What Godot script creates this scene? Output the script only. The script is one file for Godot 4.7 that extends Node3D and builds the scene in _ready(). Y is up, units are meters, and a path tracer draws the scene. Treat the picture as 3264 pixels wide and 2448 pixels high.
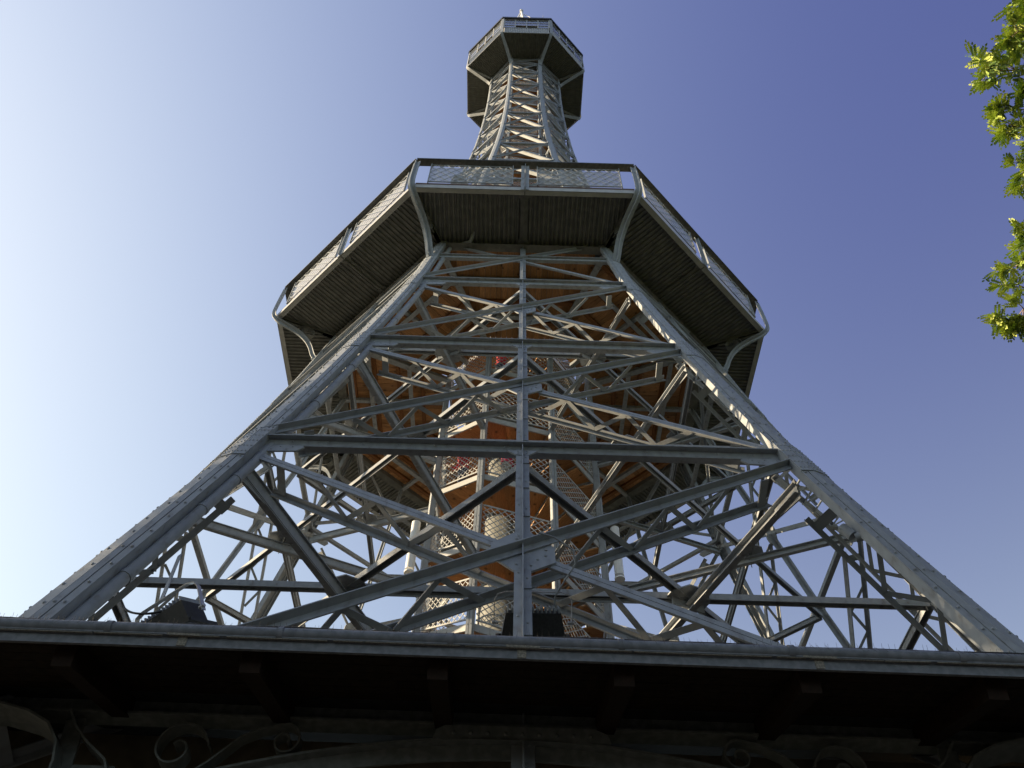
extends Node3D

const UP := Vector3.UP
const TURN := 0.00855          # the tower stands half a degree off the line of sight
const H8 := PI / 8.0
const SUN_AZ := -80.0
const SUN_EL := 19.0

# ------------------------------------------------------------------ mesh builder
class MB:
	var v := PackedVector3Array()
	var n := PackedVector3Array()
	var ix := PackedInt32Array()

	func tri(a: Vector3, b: Vector3, c: Vector3, na: Vector3, nb: Vector3, nc: Vector3) -> void:
		var k := v.size()
		v.append(a); n.append(na)
		if (b - a).cross(c - a).dot(na + nb + nc) > 0.0:
			v.append(c); v.append(b); n.append(nc); n.append(nb)
		else:
			v.append(b); v.append(c); n.append(nb); n.append(nc)
		ix.append(k); ix.append(k + 1); ix.append(k + 2)

	func quad(a: Vector3, b: Vector3, c: Vector3, d: Vector3, nn: Vector3) -> void:
		var k := v.size()
		var m := (b - a).cross(c - a)
		if m.length_squared() < 1e-14:
			m = (c - a).cross(d - a)
		m = m.normalized()
		if m.dot(nn) > 0.0:
			v.append(a); v.append(d); v.append(c); v.append(b)
		else:
			v.append(a); v.append(b); v.append(c); v.append(d)
			m = -m
		for i in 4:
			n.append(-m if false else (m if m.dot(nn) > 0.0 else -m))
		ix.append(k); ix.append(k + 1); ix.append(k + 2); ix.append(k); ix.append(k + 2); ix.append(k + 3)

	func quads(a: Vector3, b: Vector3, c: Vector3, d: Vector3, na: Vector3, nb: Vector3, nc: Vector3, nd: Vector3) -> void:
		tri(a, b, c, na, nb, nc)
		tri(a, c, d, na, nc, nd)

	# box with axis A-B, width ws along s and height wt along t, shifted by os, ot
	func bar(A: Vector3, B: Vector3, s: Vector3, ws: float, t: Vector3, wt: float, os := 0.0, ot := 0.0) -> void:
		var d := (B - A).normalized()
		s = (s - d * s.dot(d)).normalized()
		var t2 := d.cross(s)
		if t2.dot(t) < 0.0:
			t2 = -t2
		var o := s * os + t2 * ot
		var hs := s * (ws * 0.5)
		var ht := t2 * (wt * 0.5)
		A += o
		B += o
		quad(A + hs - ht, B + hs - ht, B + hs + ht, A + hs + ht, s)
		quad(A - hs - ht, B - hs - ht, B - hs + ht, A - hs + ht, -s)
		quad(A - hs + ht, B - hs + ht, B + hs + ht, A + hs + ht, t2)
		quad(A - hs - ht, B - hs - ht, B + hs - ht, A + hs - ht, -t2)
		quad(A - hs - ht, A + hs - ht, A + hs + ht, A - hs + ht, -d)
		quad(B - hs - ht, B + hs - ht, B + hs + ht, B - hs + ht, d)

	func box(c: Vector3, size: Vector3) -> void:
		bar(c - Vector3(0, 0, size.z * 0.5), c + Vector3(0, 0, size.z * 0.5), Vector3.RIGHT, size.x, Vector3.UP, size.y)

	func tube(pts: PackedVector3Array, r0: float, r1: float, sides := 8, caps := true) -> void:
		var rings := []
		var cnt := pts.size()
		var ref := Vector3(0.31, 0.87, 0.38)
		for i in cnt:
			var d: Vector3 = (pts[mini(i + 1, cnt - 1)] - pts[maxi(i - 1, 0)]).normalized()
			if absf(d.dot(ref)) > 0.95:
				ref = Vector3(0.8, 0.1, -0.6)
			var a := (ref - d * ref.dot(d)).normalized()
			var b := d.cross(a)
			ref = a
			var r := lerpf(r0, r1, float(i) / maxf(cnt - 1, 1))
			var ring := []
			for k in sides:
				var q := TAU * k / sides
				var nn := a * cos(q) + b * sin(q)
				ring.append([pts[i] + nn * r, nn])
			rings.append(ring)
		for i in cnt - 1:
			for k in sides:
				var p = rings[i][k]; var q = rings[i][(k + 1) % sides]; var w = rings[i + 1][(k + 1) % sides]; var x = rings[i + 1][k]
				quads(p[0], q[0], w[0], x[0], p[1], q[1], w[1], x[1])
		if caps:
			for e in [0, cnt - 1]:
				var d: Vector3 = (pts[1] - pts[0]).normalized() * -1.0 if e == 0 else (pts[cnt - 1] - pts[cnt - 2]).normalized()
				for k in sides:
					tri(pts[e], rings[e][k][0], rings[e][(k + 1) % sides][0], d, d, d)

	# flat plate: polygon corners (in order, convex) given thickness along nn
	func plate(poly: Array, nn: Vector3, th: float) -> void:
		var c := Vector3.ZERO
		for p in poly:
			c += p
		c /= poly.size()
		var h := nn * (th * 0.5)
		for i in poly.size():
			var a: Vector3 = poly[i]
			var b: Vector3 = poly[(i + 1) % poly.size()]
			tri(c + h, a + h, b + h, nn, nn, nn)
			tri(c - h, a - h, b - h, -nn, -nn, -nn)
			quad(a - h, b - h, b + h, a + h, (a + b) * 0.5 - c)

	# ribbon: a strip of given width across w and thickness th following points in a plane normal to w
	func ribbon(pts: PackedVector3Array, w: Vector3, width: float, th: float) -> void:
		var cnt := pts.size()
		var L := []
		for i in cnt:
			var d: Vector3 = (pts[mini(i + 1, cnt - 1)] - pts[maxi(i - 1, 0)]).normalized()
			var nn := d.cross(w).normalized()
			L.append([pts[i] + nn * th * 0.5, pts[i] - nn * th * 0.5, nn])
		var hw := w * (width * 0.5)
		for i in cnt - 1:
			var a = L[i]; var b = L[i + 1]
			quads(a[0] - hw, b[0] - hw, b[0] + hw, a[0] + hw, a[2], b[2], b[2], a[2])
			quads(a[1] - hw, b[1] - hw, b[1] + hw, a[1] + hw, -a[2], -b[2], -b[2], -a[2])
			quad(a[0] + hw, b[0] + hw, b[1] + hw, a[1] + hw, w)
			quad(a[0] - hw, b[0] - hw, b[1] - hw, a[1] - hw, -w)
		for e in [0, cnt - 1]:
			var a = L[e]
			var d: Vector3 = pts[0] - pts[1] if e == 0 else pts[cnt - 1] - pts[cnt - 2]
			quad(a[0] - hw, a[0] + hw, a[1] + hw, a[1] - hw, d)

	func mesh() -> ArrayMesh:
		var arr := []
		arr.resize(Mesh.ARRAY_MAX)
		arr[Mesh.ARRAY_VERTEX] = v
		arr[Mesh.ARRAY_NORMAL] = n
		arr[Mesh.ARRAY_INDEX] = ix
		var m := ArrayMesh.new()
		m.add_surface_from_arrays(Mesh.PRIMITIVE_TRIANGLES, arr)
		return m

# ------------------------------------------------------------------ naming helpers
var used := {}
var M := {}

func nm(parent: Node, called: String) -> String:
	var key := str(parent.get_instance_id()) + called
	var k: int = used.get(key, 0)
	used[key] = k + 1
	return called if k == 0 else "%s_%03d" % [called, k]

func put(parent: Node, called: String, mesh: Mesh, mat: Material, tf := Transform3D.IDENTITY) -> MeshInstance3D:
	var o := MeshInstance3D.new()
	o.name = nm(parent, called)
	o.mesh = mesh
	o.material_override = mat
	o.transform = tf
	parent.add_child(o, true)
	return o

func holder(parent: Node, called: String, tf := Transform3D.IDENTITY) -> Node3D:
	var o := Node3D.new()
	o.name = nm(parent, called)
	o.transform = tf
	parent.add_child(o, true)
	return o

func multi(parent: Node, called: String, mesh: Mesh, mat: Material, tfs: Array, cols := []) -> MultiMeshInstance3D:
	var mm := MultiMesh.new()
	mm.transform_format = MultiMesh.TRANSFORM_3D
	mm.use_colors = cols.size() > 0
	mm.mesh = mesh
	mm.instance_count = tfs.size()
	for i in tfs.size():
		mm.set_instance_transform(i, tfs[i])
		if cols.size() > 0:
			mm.set_instance_color(i, cols[i])
	var o := MultiMeshInstance3D.new()
	o.name = nm(parent, called)
	o.multimesh = mm
	o.material_override = mat
	o.set_meta("kind", "stuff")
	parent.add_child(o, true)
	return o

func tag(o: Node, label: String, category: String, group := "") -> void:
	o.set_meta("label", label)
	o.set_meta("category", category)
	if group != "":
		o.set_meta("group", group)

func roty(k: float) -> Transform3D:
	return Transform3D(Basis(UP, k * PI / 4.0), Vector3.ZERO)

# ------------------------------------------------------------------ materials
func srgb(c: Color) -> Color:
	return c.linear_to_srgb()

func noise_tex(seed_: int, freq: float, ramp: Gradient, size := 256, octaves := 4) -> NoiseTexture2D:
	var f := FastNoiseLite.new()
	f.seed = seed_
	f.noise_type = FastNoiseLite.TYPE_SIMPLEX_SMOOTH
	f.frequency = freq
	f.fractal_octaves = octaves
	var t := NoiseTexture2D.new()
	t.noise = f
	t.width = size
	t.height = size
	t.seamless = true
	t.color_ramp = ramp
	return t

func ramp2(a: Color, b: Color, lo := 0.3, hi := 0.75) -> Gradient:
	var g := Gradient.new()
	g.offsets = PackedFloat32Array([lo, hi])
	g.colors = PackedColorArray([srgb(a), srgb(b)])
	return g

func mat(a: Color, b: Color, rough: float, freq := 0.03, scale := 0.8, metal := 0.0, seed_ := 1) -> StandardMaterial3D:
	var m := StandardMaterial3D.new()
	m.albedo_texture = noise_tex(seed_, freq, ramp2(a, b))
	m.uv1_triplanar = true
	m.uv1_world_triplanar = true
	m.uv1_scale = Vector3(scale, scale, scale)
	m.roughness = rough
	m.metallic = metal
	m.metallic_specular = 0.35
	return m

func plain(c: Color, rough: float, metal := 0.0) -> StandardMaterial3D:
	var m := StandardMaterial3D.new()
	m.albedo_color = srgb(c)
	m.roughness = rough
	m.metallic = metal
	return m

func wood_mat(dark: Color, light: Color, seed_: int) -> StandardMaterial3D:
	# grain along v, with knots
	var rng := RandomNumberGenerator.new()
	rng.seed = seed_
	var f := FastNoiseLite.new()
	f.seed = seed_
	f.frequency = 0.02
	var w := 64
	var h := 256
	var im := Image.create(w, h, false, Image.FORMAT_RGB8)
	var knots := []
	for i in 3:
		knots.append(Vector3(rng.randf() * w, rng.randf() * h, rng.randf_range(2.0, 4.5)))
	for y in h:
		for x in w:
			var g := 0.5 + 0.5 * sin((x + f.get_noise_2d(x * 1.0, y * 0.35) * 16.0) * 0.9) * 0.55 + f.get_noise_2d(x * 5.0, y * 0.6 + 300.0) * 0.35
			var c := dark.lerp(light, clampf(g, 0.0, 1.0))
			for kn in knots:
				var d := Vector2(x - kn.x, (y - kn.y) * 0.6).length()
				if d < kn.z:
					c = c.lerp(dark * 0.35, 0.85)
				elif d < kn.z * 2.0:
					c = c.lerp(dark, 0.5)
			im.set_pixel(x, y, srgb(c))
	var m := StandardMaterial3D.new()
	m.albedo_texture = ImageTexture.create_from_image(im)
	m.uv1_triplanar = true
	m.uv1_scale = Vector3(2.2, 0.7, 0.7)
	m.roughness = 0.65
	return m

func make_materials() -> void:
	M.steel = mat(Color(0.235, 0.25, 0.26), Color(0.30, 0.31, 0.318), 0.6, 0.035, 1.1, 0.0, 3)
	var sg := Gradient.new()
	sg.offsets = PackedFloat32Array([0.16, 0.27, 0.42, 0.62, 0.84])
	sg.colors = PackedColorArray([srgb(Color(0.235, 0.235, 0.235)), srgb(Color(0.282, 0.298, 0.315)), srgb(Color(0.302, 0.325, 0.35)), srgb(Color(0.325, 0.347, 0.37)), srgb(Color(0.345, 0.366, 0.388))])
	M.steel.albedo_texture = noise_tex(3, 0.02, sg, 512, 6)
	M.steel.uv1_scale = Vector3(0.7, 0.4, 0.7)
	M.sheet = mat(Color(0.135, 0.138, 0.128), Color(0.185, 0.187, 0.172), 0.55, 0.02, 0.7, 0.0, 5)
	M.bright = mat(Color(0.38, 0.385, 0.38), Color(0.44, 0.445, 0.44), 0.55, 0.02, 0.6, 0.0, 6)
	M.dark = mat(Color(0.05, 0.052, 0.055), Color(0.08, 0.082, 0.085), 0.6, 0.03, 1.0, 0.0, 7)
	M.edge = mat(Color(0.09, 0.092, 0.09), Color(0.13, 0.13, 0.125), 0.55, 0.03, 1.0, 0.0, 17)
	M.gutter = mat(Color(0.17, 0.183, 0.21), Color(0.235, 0.25, 0.28), 0.55, 0.05, 1.2, 0.0, 8)
	M.stain = mat(Color(0.2, 0.19, 0.17), Color(0.36, 0.33, 0.28), 0.8, 0.12, 2.0, 0.0, 9)
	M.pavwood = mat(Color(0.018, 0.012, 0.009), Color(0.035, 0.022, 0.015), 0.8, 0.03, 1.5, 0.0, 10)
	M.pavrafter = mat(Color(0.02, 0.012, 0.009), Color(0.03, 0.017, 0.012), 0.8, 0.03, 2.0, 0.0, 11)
	M.iron = mat(Color(0.17, 0.185, 0.18), Color(0.23, 0.245, 0.24), 0.5, 0.03, 1.5, 0.0, 12)
	M.wood = []
	for i in 4:
		var k := 0.8 + 0.13 * i
		M.wood.append(wood_mat(Color(0.32, 0.15, 0.055) * k, Color(0.50, 0.265, 0.105) * k, 20 + i))
	M.joist = mat(Color(0.19, 0.08, 0.03), Color(0.27, 0.12, 0.045), 0.7, 0.05, 2.0, 0.0, 13)
	M.glass = plain(Color(0.55, 0.62, 0.72), 0.05)
	M.glass.transparency = BaseMaterial3D.TRANSPARENCY_ALPHA
	M.glass.albedo_color.a = 0.18
	M.net = plain(Color(0.42, 0.42, 0.41), 0.6)
	M.net.transparency = BaseMaterial3D.TRANSPARENCY_ALPHA
	M.net.albedo_color.a = 0.65
	M.brown = plain(Color(0.11, 0.07, 0.055), 0.7)
	M.maroon = plain(Color(0.06, 0.022, 0.025), 0.6)
	M.white = plain(Color(0.78, 0.78, 0.76), 0.4)
	M.cable = plain(Color(0.02, 0.02, 0.022), 0.6)
	M.lamp = mat(Color(0.035, 0.036, 0.037), Color(0.055, 0.056, 0.057), 0.5, 0.05, 3.0, 0.0, 14)
	M.galv = plain(Color(0.5, 0.5, 0.5), 0.35, 0.5)
	M.bark = mat(Color(0.22, 0.16, 0.12), Color(0.36, 0.27, 0.21), 0.85, 0.06, 2.0, 0.0, 15)
	M.leaf = plain(Color(1, 1, 1), 0.5)
	M.leaf.vertex_color_use_as_albedo = true
	M.leaf.backlight = Color(0.85, 1.0, 0.35)
	M.leaf.cull_mode = BaseMaterial3D.CULL_DISABLED
	M.roof = mat(Color(0.03, 0.031, 0.033), Color(0.05, 0.052, 0.054), 0.5, 0.03, 0.6, 0.0, 16)
	M.wall = mat(Color(0.16, 0.14, 0.10), Color(0.22, 0.19, 0.14), 0.85, 0.03, 0.6, 0.0, 18)
	M.ground = mat(Color(0.012, 0.016, 0.008), Color(0.028, 0.028, 0.018), 0.95, 0.02, 0.15, 0.0, 19)
	M.paving = mat(Color(0.035, 0.034, 0.032), Color(0.06, 0.058, 0.054), 0.9, 0.05, 0.8, 0.0, 21)

# ------------------------------------------------------------------ tower profile
var RY := PackedVector2Array([Vector2(3.4, 10.88), Vector2(4.1, 10.61), Vector2(9.15, 8.67), Vector2(13.23, 7.30), Vector2(17.17, 6.11), Vector2(19.05, 5.64), Vector2(20.45, 5.29), Vector2(25.0, 4.14), Vector2(30.16, 3.22), Vector2(33.23, 2.74), Vector2(35.87, 2.41), Vector2(38.11, 2.22), Vector2(40.45, 2.08), Vector2(42.68, 2.0), Vector2(44.66, 1.97), Vector2(47.3, 1.96)])

func leg_r(y: float) -> float:
	var i := 0
	while i < RY.size() - 2 and y > RY[i + 1].x:
		i += 1
	var a := RY[i]
	var b := RY[i + 1]
	var s := (b.y - a.y) / (b.x - a.x)
	var sa := s
	var sb := s
	if i > 0:
		sa = (b.y - RY[i - 1].y) / (b.x - RY[i - 1].x)
	if i < RY.size() - 2:
		sb = (RY[i + 2].y - a.y) / (RY[i + 2].x - a.x)
	var h := b.x - a.x
	var t := (y - a.x) / h
	var t2 := t * t
	var t3 := t2 * t
	return (2 * t3 - 3 * t2 + 1) * a.y + (t3 - 2 * t2 + t) * h * sa + (-2 * t3 + 3 * t2) * b.y + (t3 - t2) * h * sb

# point on the near face (face 0) at height y: s sideways, out proud of the face
func fp(s: float, y: float, out := 0.0) -> Vector3:
	return Vector3(s, y, leg_r(y) * cos(H8) + out - (0.05 if y < 20.46 else 0.0))

func hw(y: float) -> float:
	return leg_r(y) * sin(H8)

func face_n(y0: float, y1: float) -> Vector3:
	return Vector3(0, (leg_r(y0) - leg_r(y1)) * cos(H8), y1 - y0).normalized()

# corner 0 stands between face 0 and face 1
func cpt(r: float, y: float) -> Vector3:
	return Vector3(r * sin(H8), y, r * cos(H8))

func build_leg_mesh(y0: float, y1: float, steps: int, w0: float, w1: float) -> ArrayMesh:
	var b := MB.new()
	var d1 := Vector3(-1, 0, 0)                                   # into face 0
	var d2 := Vector3(sin(PI / 4 + PI / 2), 0, cos(PI / 4 + PI / 2))   # into face 1
	d2 = Vector3(cos(PI / 4), 0, -sin(PI / 4))
	var n1 := Vector3(0, 0, 1)
	var n2 := Vector3(sin(PI / 4), 0, cos(PI / 4))
	var pieces := []
	for i in steps + 1:
		var y := lerpf(y0, y1, float(i) / steps)
		var w := lerpf(w0, w1, float(i) / steps)
		var P := cpt(leg_r(y), y)
		var k := w / 0.17
		# each piece is a closed outline: cover plate square to the radius, a side plate on each face in two strips, inward flanges
		var t := 0.018 * k
		var row := []
		var slot := 0.012 * k
		var c := 0.075 * k
		var hwc := 0.095 * k
		var rd := Vector3(sin(H8), 0, cos(H8))
		var tg := Vector3(cos(H8), 0, -sin(H8))
		var P1 := P - tg * hwc + rd * 0.03
		var P2 := P + tg * hwc + rd * 0.03
		row.append([P1, P2, P2 - rd * t, P1 - rd * t])
		for q in 2:
			var Q: Vector3 = P1 if q == 0 else P2
			var dd: Vector3 = d1 if q == 0 else d2
			var nn: Vector3 = n1 if q == 0 else n2
			row.append([Q - nn * 0.002, Q + dd * c - nn * 0.002, Q + dd * c - nn * t, Q - nn * t])
			row.append([Q + dd * (c + slot) - nn * 0.006, Q + dd * w - nn * 0.006, Q + dd * w - nn * (t + 0.006), Q + dd * (c + slot) - nn * (t + 0.006)])
			row.append([Q + dd * (w - t) - nn * (t + 0.008), Q + dd * w - nn * (t + 0.008), Q + dd * w - nn * 0.15 * k, Q + dd * (w - t) - nn * 0.15 * k])
			row.append([Q + dd * (c - t) - nn * (t + 0.01), Q + dd * c - nn * (t + 0.01), Q + dd * c - nn * 0.12 * k, Q + dd * (c - t) - nn * 0.12 * k])
		pieces.append(row)
	for i in steps:
		for q in pieces[i].size():
			var A: Array = pieces[i][q]
			var B: Array = pieces[i + 1][q]
			var ctr := Vector3.ZERO
			for p in A:
				ctr += p
			ctr /= A.size()
			for j in A.size():
				var j2 := (j + 1) % A.size()
				var mid: Vector3 = (A[j] + A[j2]) * 0.5
				var e: Vector3 = (A[j2] - A[j]).normalized()
				var nn: Vector3 = e.cross(UP)
				# outward of a (possibly bent) outline: use the outline's winding
				var area := 0.0
				for z in A.size():
					var p0: Vector3 = A[z]
					var p1: Vector3 = A[(z + 1) % A.size()]
					area += p0.x * p1.z - p1.x * p0.z
				if area < 0.0:
					nn = -nn
				b.quad(A[j], A[j2], B[j2], B[j], -nn)
	return b.mesh()

func rivet_mesh() -> ArrayMesh:
	var b := MB.new()
	var sides := 6
	var prof := [Vector2(1.0, 0.0), Vector2(0.8, 0.55), Vector2(0.0, 0.85)]
	for i in 2:
		for k in sides:
			var a0 := TAU * k / sides
			var a1 := TAU * (k + 1) / sides
			var p0 := Vector3(cos(a0) * prof[i].x, prof[i].y, sin(a0) * prof[i].x)
			var p1 := Vector3(cos(a1) * prof[i].x, prof[i].y, sin(a1) * prof[i].x)
			var p2 := Vector3(cos(a1) * prof[i + 1].x, prof[i + 1].y, sin(a1) * prof[i + 1].x)
			var p3 := Vector3(cos(a0) * prof[i + 1].x, prof[i + 1].y, sin(a0) * prof[i + 1].x)
			b.quads(p0, p1, p2, p3, (p0 + UP * 0.3).normalized(), (p1 + UP * 0.3).normalized(), (p2 + UP * 0.6).normalized(), (p3 + UP * 0.6).normalized())
	return b.mesh()

func rv(p: Vector3, nn: Vector3, r := 0.02) -> Transform3D:
	var a := Vector3(0.3, 0.2, 0.9)
	a = (a - nn * a.dot(nn)).normalized()
	var c := a.cross(nn)
	return Transform3D(Basis(a * r, nn * r, c * r), p)

# ------------------------------------------------------------------ tower
func build_tower() -> void:
	var T := holder(self, "lookout_tower", Transform3D(Basis(UP, TURN), Vector3.ZERO))
	tag(T, "tall octagonal lattice lookout tower of grey riveted steel with two galleries", "tower")
	var rivet := rivet_mesh()

	# ---- legs
	var lm := build_leg_mesh(3.4, 20.4, 34, 0.16, 0.12)
	var um := build_leg_mesh(20.4, 47.2, 40, 0.115, 0.07)
	var rl := []
	var d1 := Vector3(-1, 0, 0)
	var d2 := Vector3(cos(PI / 4), 0, -sin(PI / 4))
	for i in 58:
		var y := 4.0 + i * 0.285
		var P := cpt(leg_r(y), y)
		var tl := (cpt(leg_r(y + 0.1), y + 0.1) - P).normalized()
		var nA := d1.cross(tl).normalized()
		if nA.z < 0: nA = -nA
		var nB := d2.cross(tl).normalized()
		if nB.z < 0: nB = -nB
		var rdv := Vector3(sin(H8), 0, cos(H8))
		var tgv := Vector3(cos(H8), 0, -sin(H8))
		var nC := tgv.cross(tl).normalized()
		if nC.z < 0: nC = -nC
		var kk := lerpf(0.16, 0.12, (y - 3.4) / 17.0) / 0.17
		var e1 := P - tgv * 0.095 * kk + rdv * 0.03
		var e2 := P + tgv * 0.095 * kk + rdv * 0.03
		rl.append(rv(P + rdv * 0.031 + tgv * (0.03 if i % 2 == 0 else -0.03), nC, 0.017))
		rl.append(rv(e1 + d1 * 0.13 * kk, nA, 0.015))
		rl.append(rv(e2 + d2 * 0.13 * kk, nB, 0.015))
		if i % 3 == 0:
			rl.append(rv(e1 + d1 * 0.04 * kk, nA, 0.015))
			rl.append(rv(e2 + d2 * 0.04 * kk, nB, 0.015))
	var splm := []
	var sr := []
	for yj in [9.15, 13.23, 17.17]:
		var P0 := cpt(leg_r(yj - 0.55), yj - 0.55)
		var P1 := cpt(leg_r(yj + 0.2), yj + 0.2)
		var tl := (P1 - P0).normalized()
		var rdv := Vector3(sin(H8), 0, cos(H8))
		var tgv := Vector3(cos(H8), 0, -sin(H8))
		var nC := tgv.cross(tl).normalized()
		if nC.z < 0: nC = -nC
		for q in 3:
			var dd: Vector3 = [d1, d2, tgv][q]
			var nn := dd.cross(tl).normalized()
			if nn.z < 0: nn = -nn
			var kk := lerpf(0.16, 0.12, (yj - 3.4) / 17.0) / 0.17
			var s0: float = [0.004, 0.004, -0.088][q] * kk
			var s1: float = [0.165, 0.165, 0.088][q] * kk
			var sh: Vector3 = [rdv * 0.03 - tgv * 0.095 * kk, rdv * 0.03 + tgv * 0.095 * kk, rdv * 0.03][q]
			var spl := MB.new()
			spl.plate([P0 + sh + dd * s0, P1 + sh + dd * s0, P1 + sh + dd * s1, P0 + sh + dd * s1], nn, 0.022)
			splm.append(spl.mesh())
			for a in 5:
				for c in 3:
					sr.append(rv(P0.lerp(P1, 0.1 + a * 0.2) + sh + dd * lerpf(s0, s1, 0.18 + c * 0.32) + nn * 0.011, nn, 0.013))
	for k in 8:
		var lg := put(T, "leg", lm, M.steel, roty(k))
		for z in splm:
			put(lg, "splice_plate", z, M.steel)
		multi(lg, "leg_rivets", rivet, M.steel, rl + sr)
		put(T, "upper_leg", um, M.steel, roty(k))

	# ---- face members
	var LV := [4.1, 9.2, 13.28, 17.21, 20.45]
	var hb := {}
	for yh in [9.2, 13.28, 17.21, 19.08]:
		var b := MB.new()
		var w: float = hw(yh) + 0.0
		var big: float = 1.0 if yh < 16.0 else (0.9 if yh < 18.0 else 0.75)
		var A := fp(-w, yh, 0.0)
		var B := fp(w, yh, 0.0)
		var o := Vector3(0, 0, 1)
		b.bar(A, B, o, 0.085 * big, UP, 0.016, 0.06 * big, 0.0)            # flange towards the outside
		b.bar(A, B, o, 0.016, UP, 0.1 * big, 0.02, -0.05 * big - 0.009)       # web
		b.bar(A, B, o, 0.1 * big, UP, 0.016, -0.022, -0.11 * big)            # bottom plate
		b.bar(A, B, o, 0.014, UP, 0.09 * big, -0.06, -0.055 * big)
		hb[yh] = b.mesh()
	var post := MB.new()
	var pr := []
	for i in 4:
		var ya: float = LV[i] + (0.0 if i == 0 else 0.0)
		var yb: float = LV[i + 1]
		var A := fp(0, ya)
		var B := fp(0, yb)
		var o := face_n(ya, yb)
		var x := Vector3(1, 0, 0)
		var s: float = 1.0 if i < 2 else 0.85
		post.bar(A, B, x, 0.072 * s, o, 0.014, -0.04 * s, 0.0)
		post.bar(A, B, x, 0.072 * s, o, 0.014, 0.04 * s, -0.005)
		post.bar(A, B, x, 0.012, o, 0.07, 0.0, 0.035)
		post.bar(A, B, x, 0.012, o, 0.09, 0.02, -0.055)
		var L := (B - A).length()
		var cnt := int(L / 0.62)
		for j in cnt:
			var t := (j + 0.5) / cnt
			var q := A.lerp(B, t)
			post.bar(q - (B - A).normalized() * 0.16, q + (B - A).normalized() * 0.16, x, 0.068 * s, o, 0.01, 0.041 * s, 0.009)
			pr.append(rv(q + x * 0.04 * s + o * 0.014, o, 0.013))
			pr.append(rv(q - x * 0.042 * s + o * 0.007 + (B - A).normalized() * 0.1, o, 0.013))
	var postm := post.mesh()

	# diagonals: "falling" runs from upper left to lower right, "rising" from lower left to upper right
	var fall := []
	var rise := []
	var lat_fall := []
	var lat_rise := []
	var gusm := []
	var gr := []
	var crossy := [6.84, 11.3, 15.1, 18.95]
	for i in 4:
		var ya: float = LV[i] + 0.12
		var yb: float = LV[i + 1] - (0.28 if i < 3 else 0.1)
		var o := face_n(LV[i], LV[i + 1])
		var A := fp(-hw(yb) + 0.06, yb)
		var B := fp(hw(ya) - 0.06, ya)
		var C := fp(-hw(ya) + 0.06, ya)
		var D := fp(hw(yb) - 0.06, yb)
		var sc: float = [1.0, 0.95, 0.85, 0.7][i]
		var dep: float = [0.42, 0.4, 0.36, 0.0][i]
		var f := MB.new()
		var dir := (B - A).normalized()
		var sd := dir.cross(o).normalized()
		if sd.y < 0: sd = -sd
		var thin := i == 3
		# crossing of the two diagonals
		var tm := 0.0
		var w0: float = hw(yb) - 0.06
		var w1: float = hw(ya) - 0.06
		tm = w0 / (w0 + w1)
		var X := A.lerp(B, tm)
		if thin:
			f.bar(A, B, sd, 0.085, o, 0.014, 0.0, -0.03)
			f.bar(A, B, sd, 0.014, o, 0.06, 0.036, -0.068)
		else:
			var gap := 0.3 * sc
			for seg in [[A, X - dir * gap, 0.0], [X + dir * gap, B, 0.0], [A + dir * 0.45, B - dir * 0.45, dep]]:
				for z in [seg[2]]:
					var P0: Vector3 = seg[0]
					var P1: Vector3 = seg[1]
					f.bar(P0, P1, sd, 0.06 * sc, o, 0.014, 0.034 * sc, -z - 0.02)
					f.bar(P0, P1, sd, 0.06 * sc, o, 0.014, -0.034 * sc, -z - 0.02)
					f.bar(P0, P1, sd, 0.014, o, 0.055 * sc, 0.01, -z - 0.055 + (0.07 if z > 0.0 else 0.0))
		fall.append(f.mesh())
		var g := MB.new()
		var dr := (D - C).normalized()
		var sr2 := dr.cross(o).normalized()
		if sr2.y < 0: sr2 = -sr2
		if thin:
			g.bar(C, D, sr2, 0.085, o, 0.014, 0.0, 0.02)
			g.bar(C, D, sr2, 0.014, o, 0.06, 0.036, 0.058)
		else:
			g.bar(C, D, sr2, 0.085 * sc, o, 0.014, -0.012, 0.024)
			g.bar(C, D, sr2, 0.014, o, 0.078 * sc, 0.036 * sc, 0.068)
			var C2 := C + dr * 0.45
			var D2 := D - dr * 0.45
			g.bar(C2, D2, sr2, 0.08 * sc, o, 0.014, 0.0, -dep + 0.02)
			g.bar(C2, D2, sr2, 0.014, o, 0.07 * sc, 0.036 * sc, -dep + 0.06)
		rise.append(g.mesh())
		# V lattice between outer and inner chords
		var lf := []
		var lr := []
		if not thin:
			for kind in 2:
				var P: Vector3 = A if kind == 0 else C
				var Q: Vector3 = B if kind == 0 else D
				var dd: Vector3 = dir if kind == 0 else dr
				var oo := 0.0 if kind == 0 else 0.04
				var L := (Q - P).length() - 2.4
				var cnt := int(round(L / 0.46))
				for j in cnt:
					var t0 := 1.2 + L * j / cnt
					var t1 := 1.2 + L * (j + 1) / cnt
					var z0 := -0.045 + oo if j % 2 == 0 else -dep + 0.02
					var z1 := -dep + 0.02 if j % 2 == 0 else -0.045 + oo
					if absf((t0 + t1) * 0.5 - (X - P).length()) < 0.42:
						continue
					var a := P + dd * t0 + o * z0
					var e := P + dd * t1 + o * z1
					(lf if kind == 0 else lr).append([a, e, dd.cross(o)])
				for t0 in [0.6, L + 1.8]:
					(lf if kind == 0 else lr).append([P + dd * t0 + o * (-0.05), P + dd * t0 + o * (-dep), dd.cross(o)])
		lat_fall.append(lf)
		lat_rise.append(lr)
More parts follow.
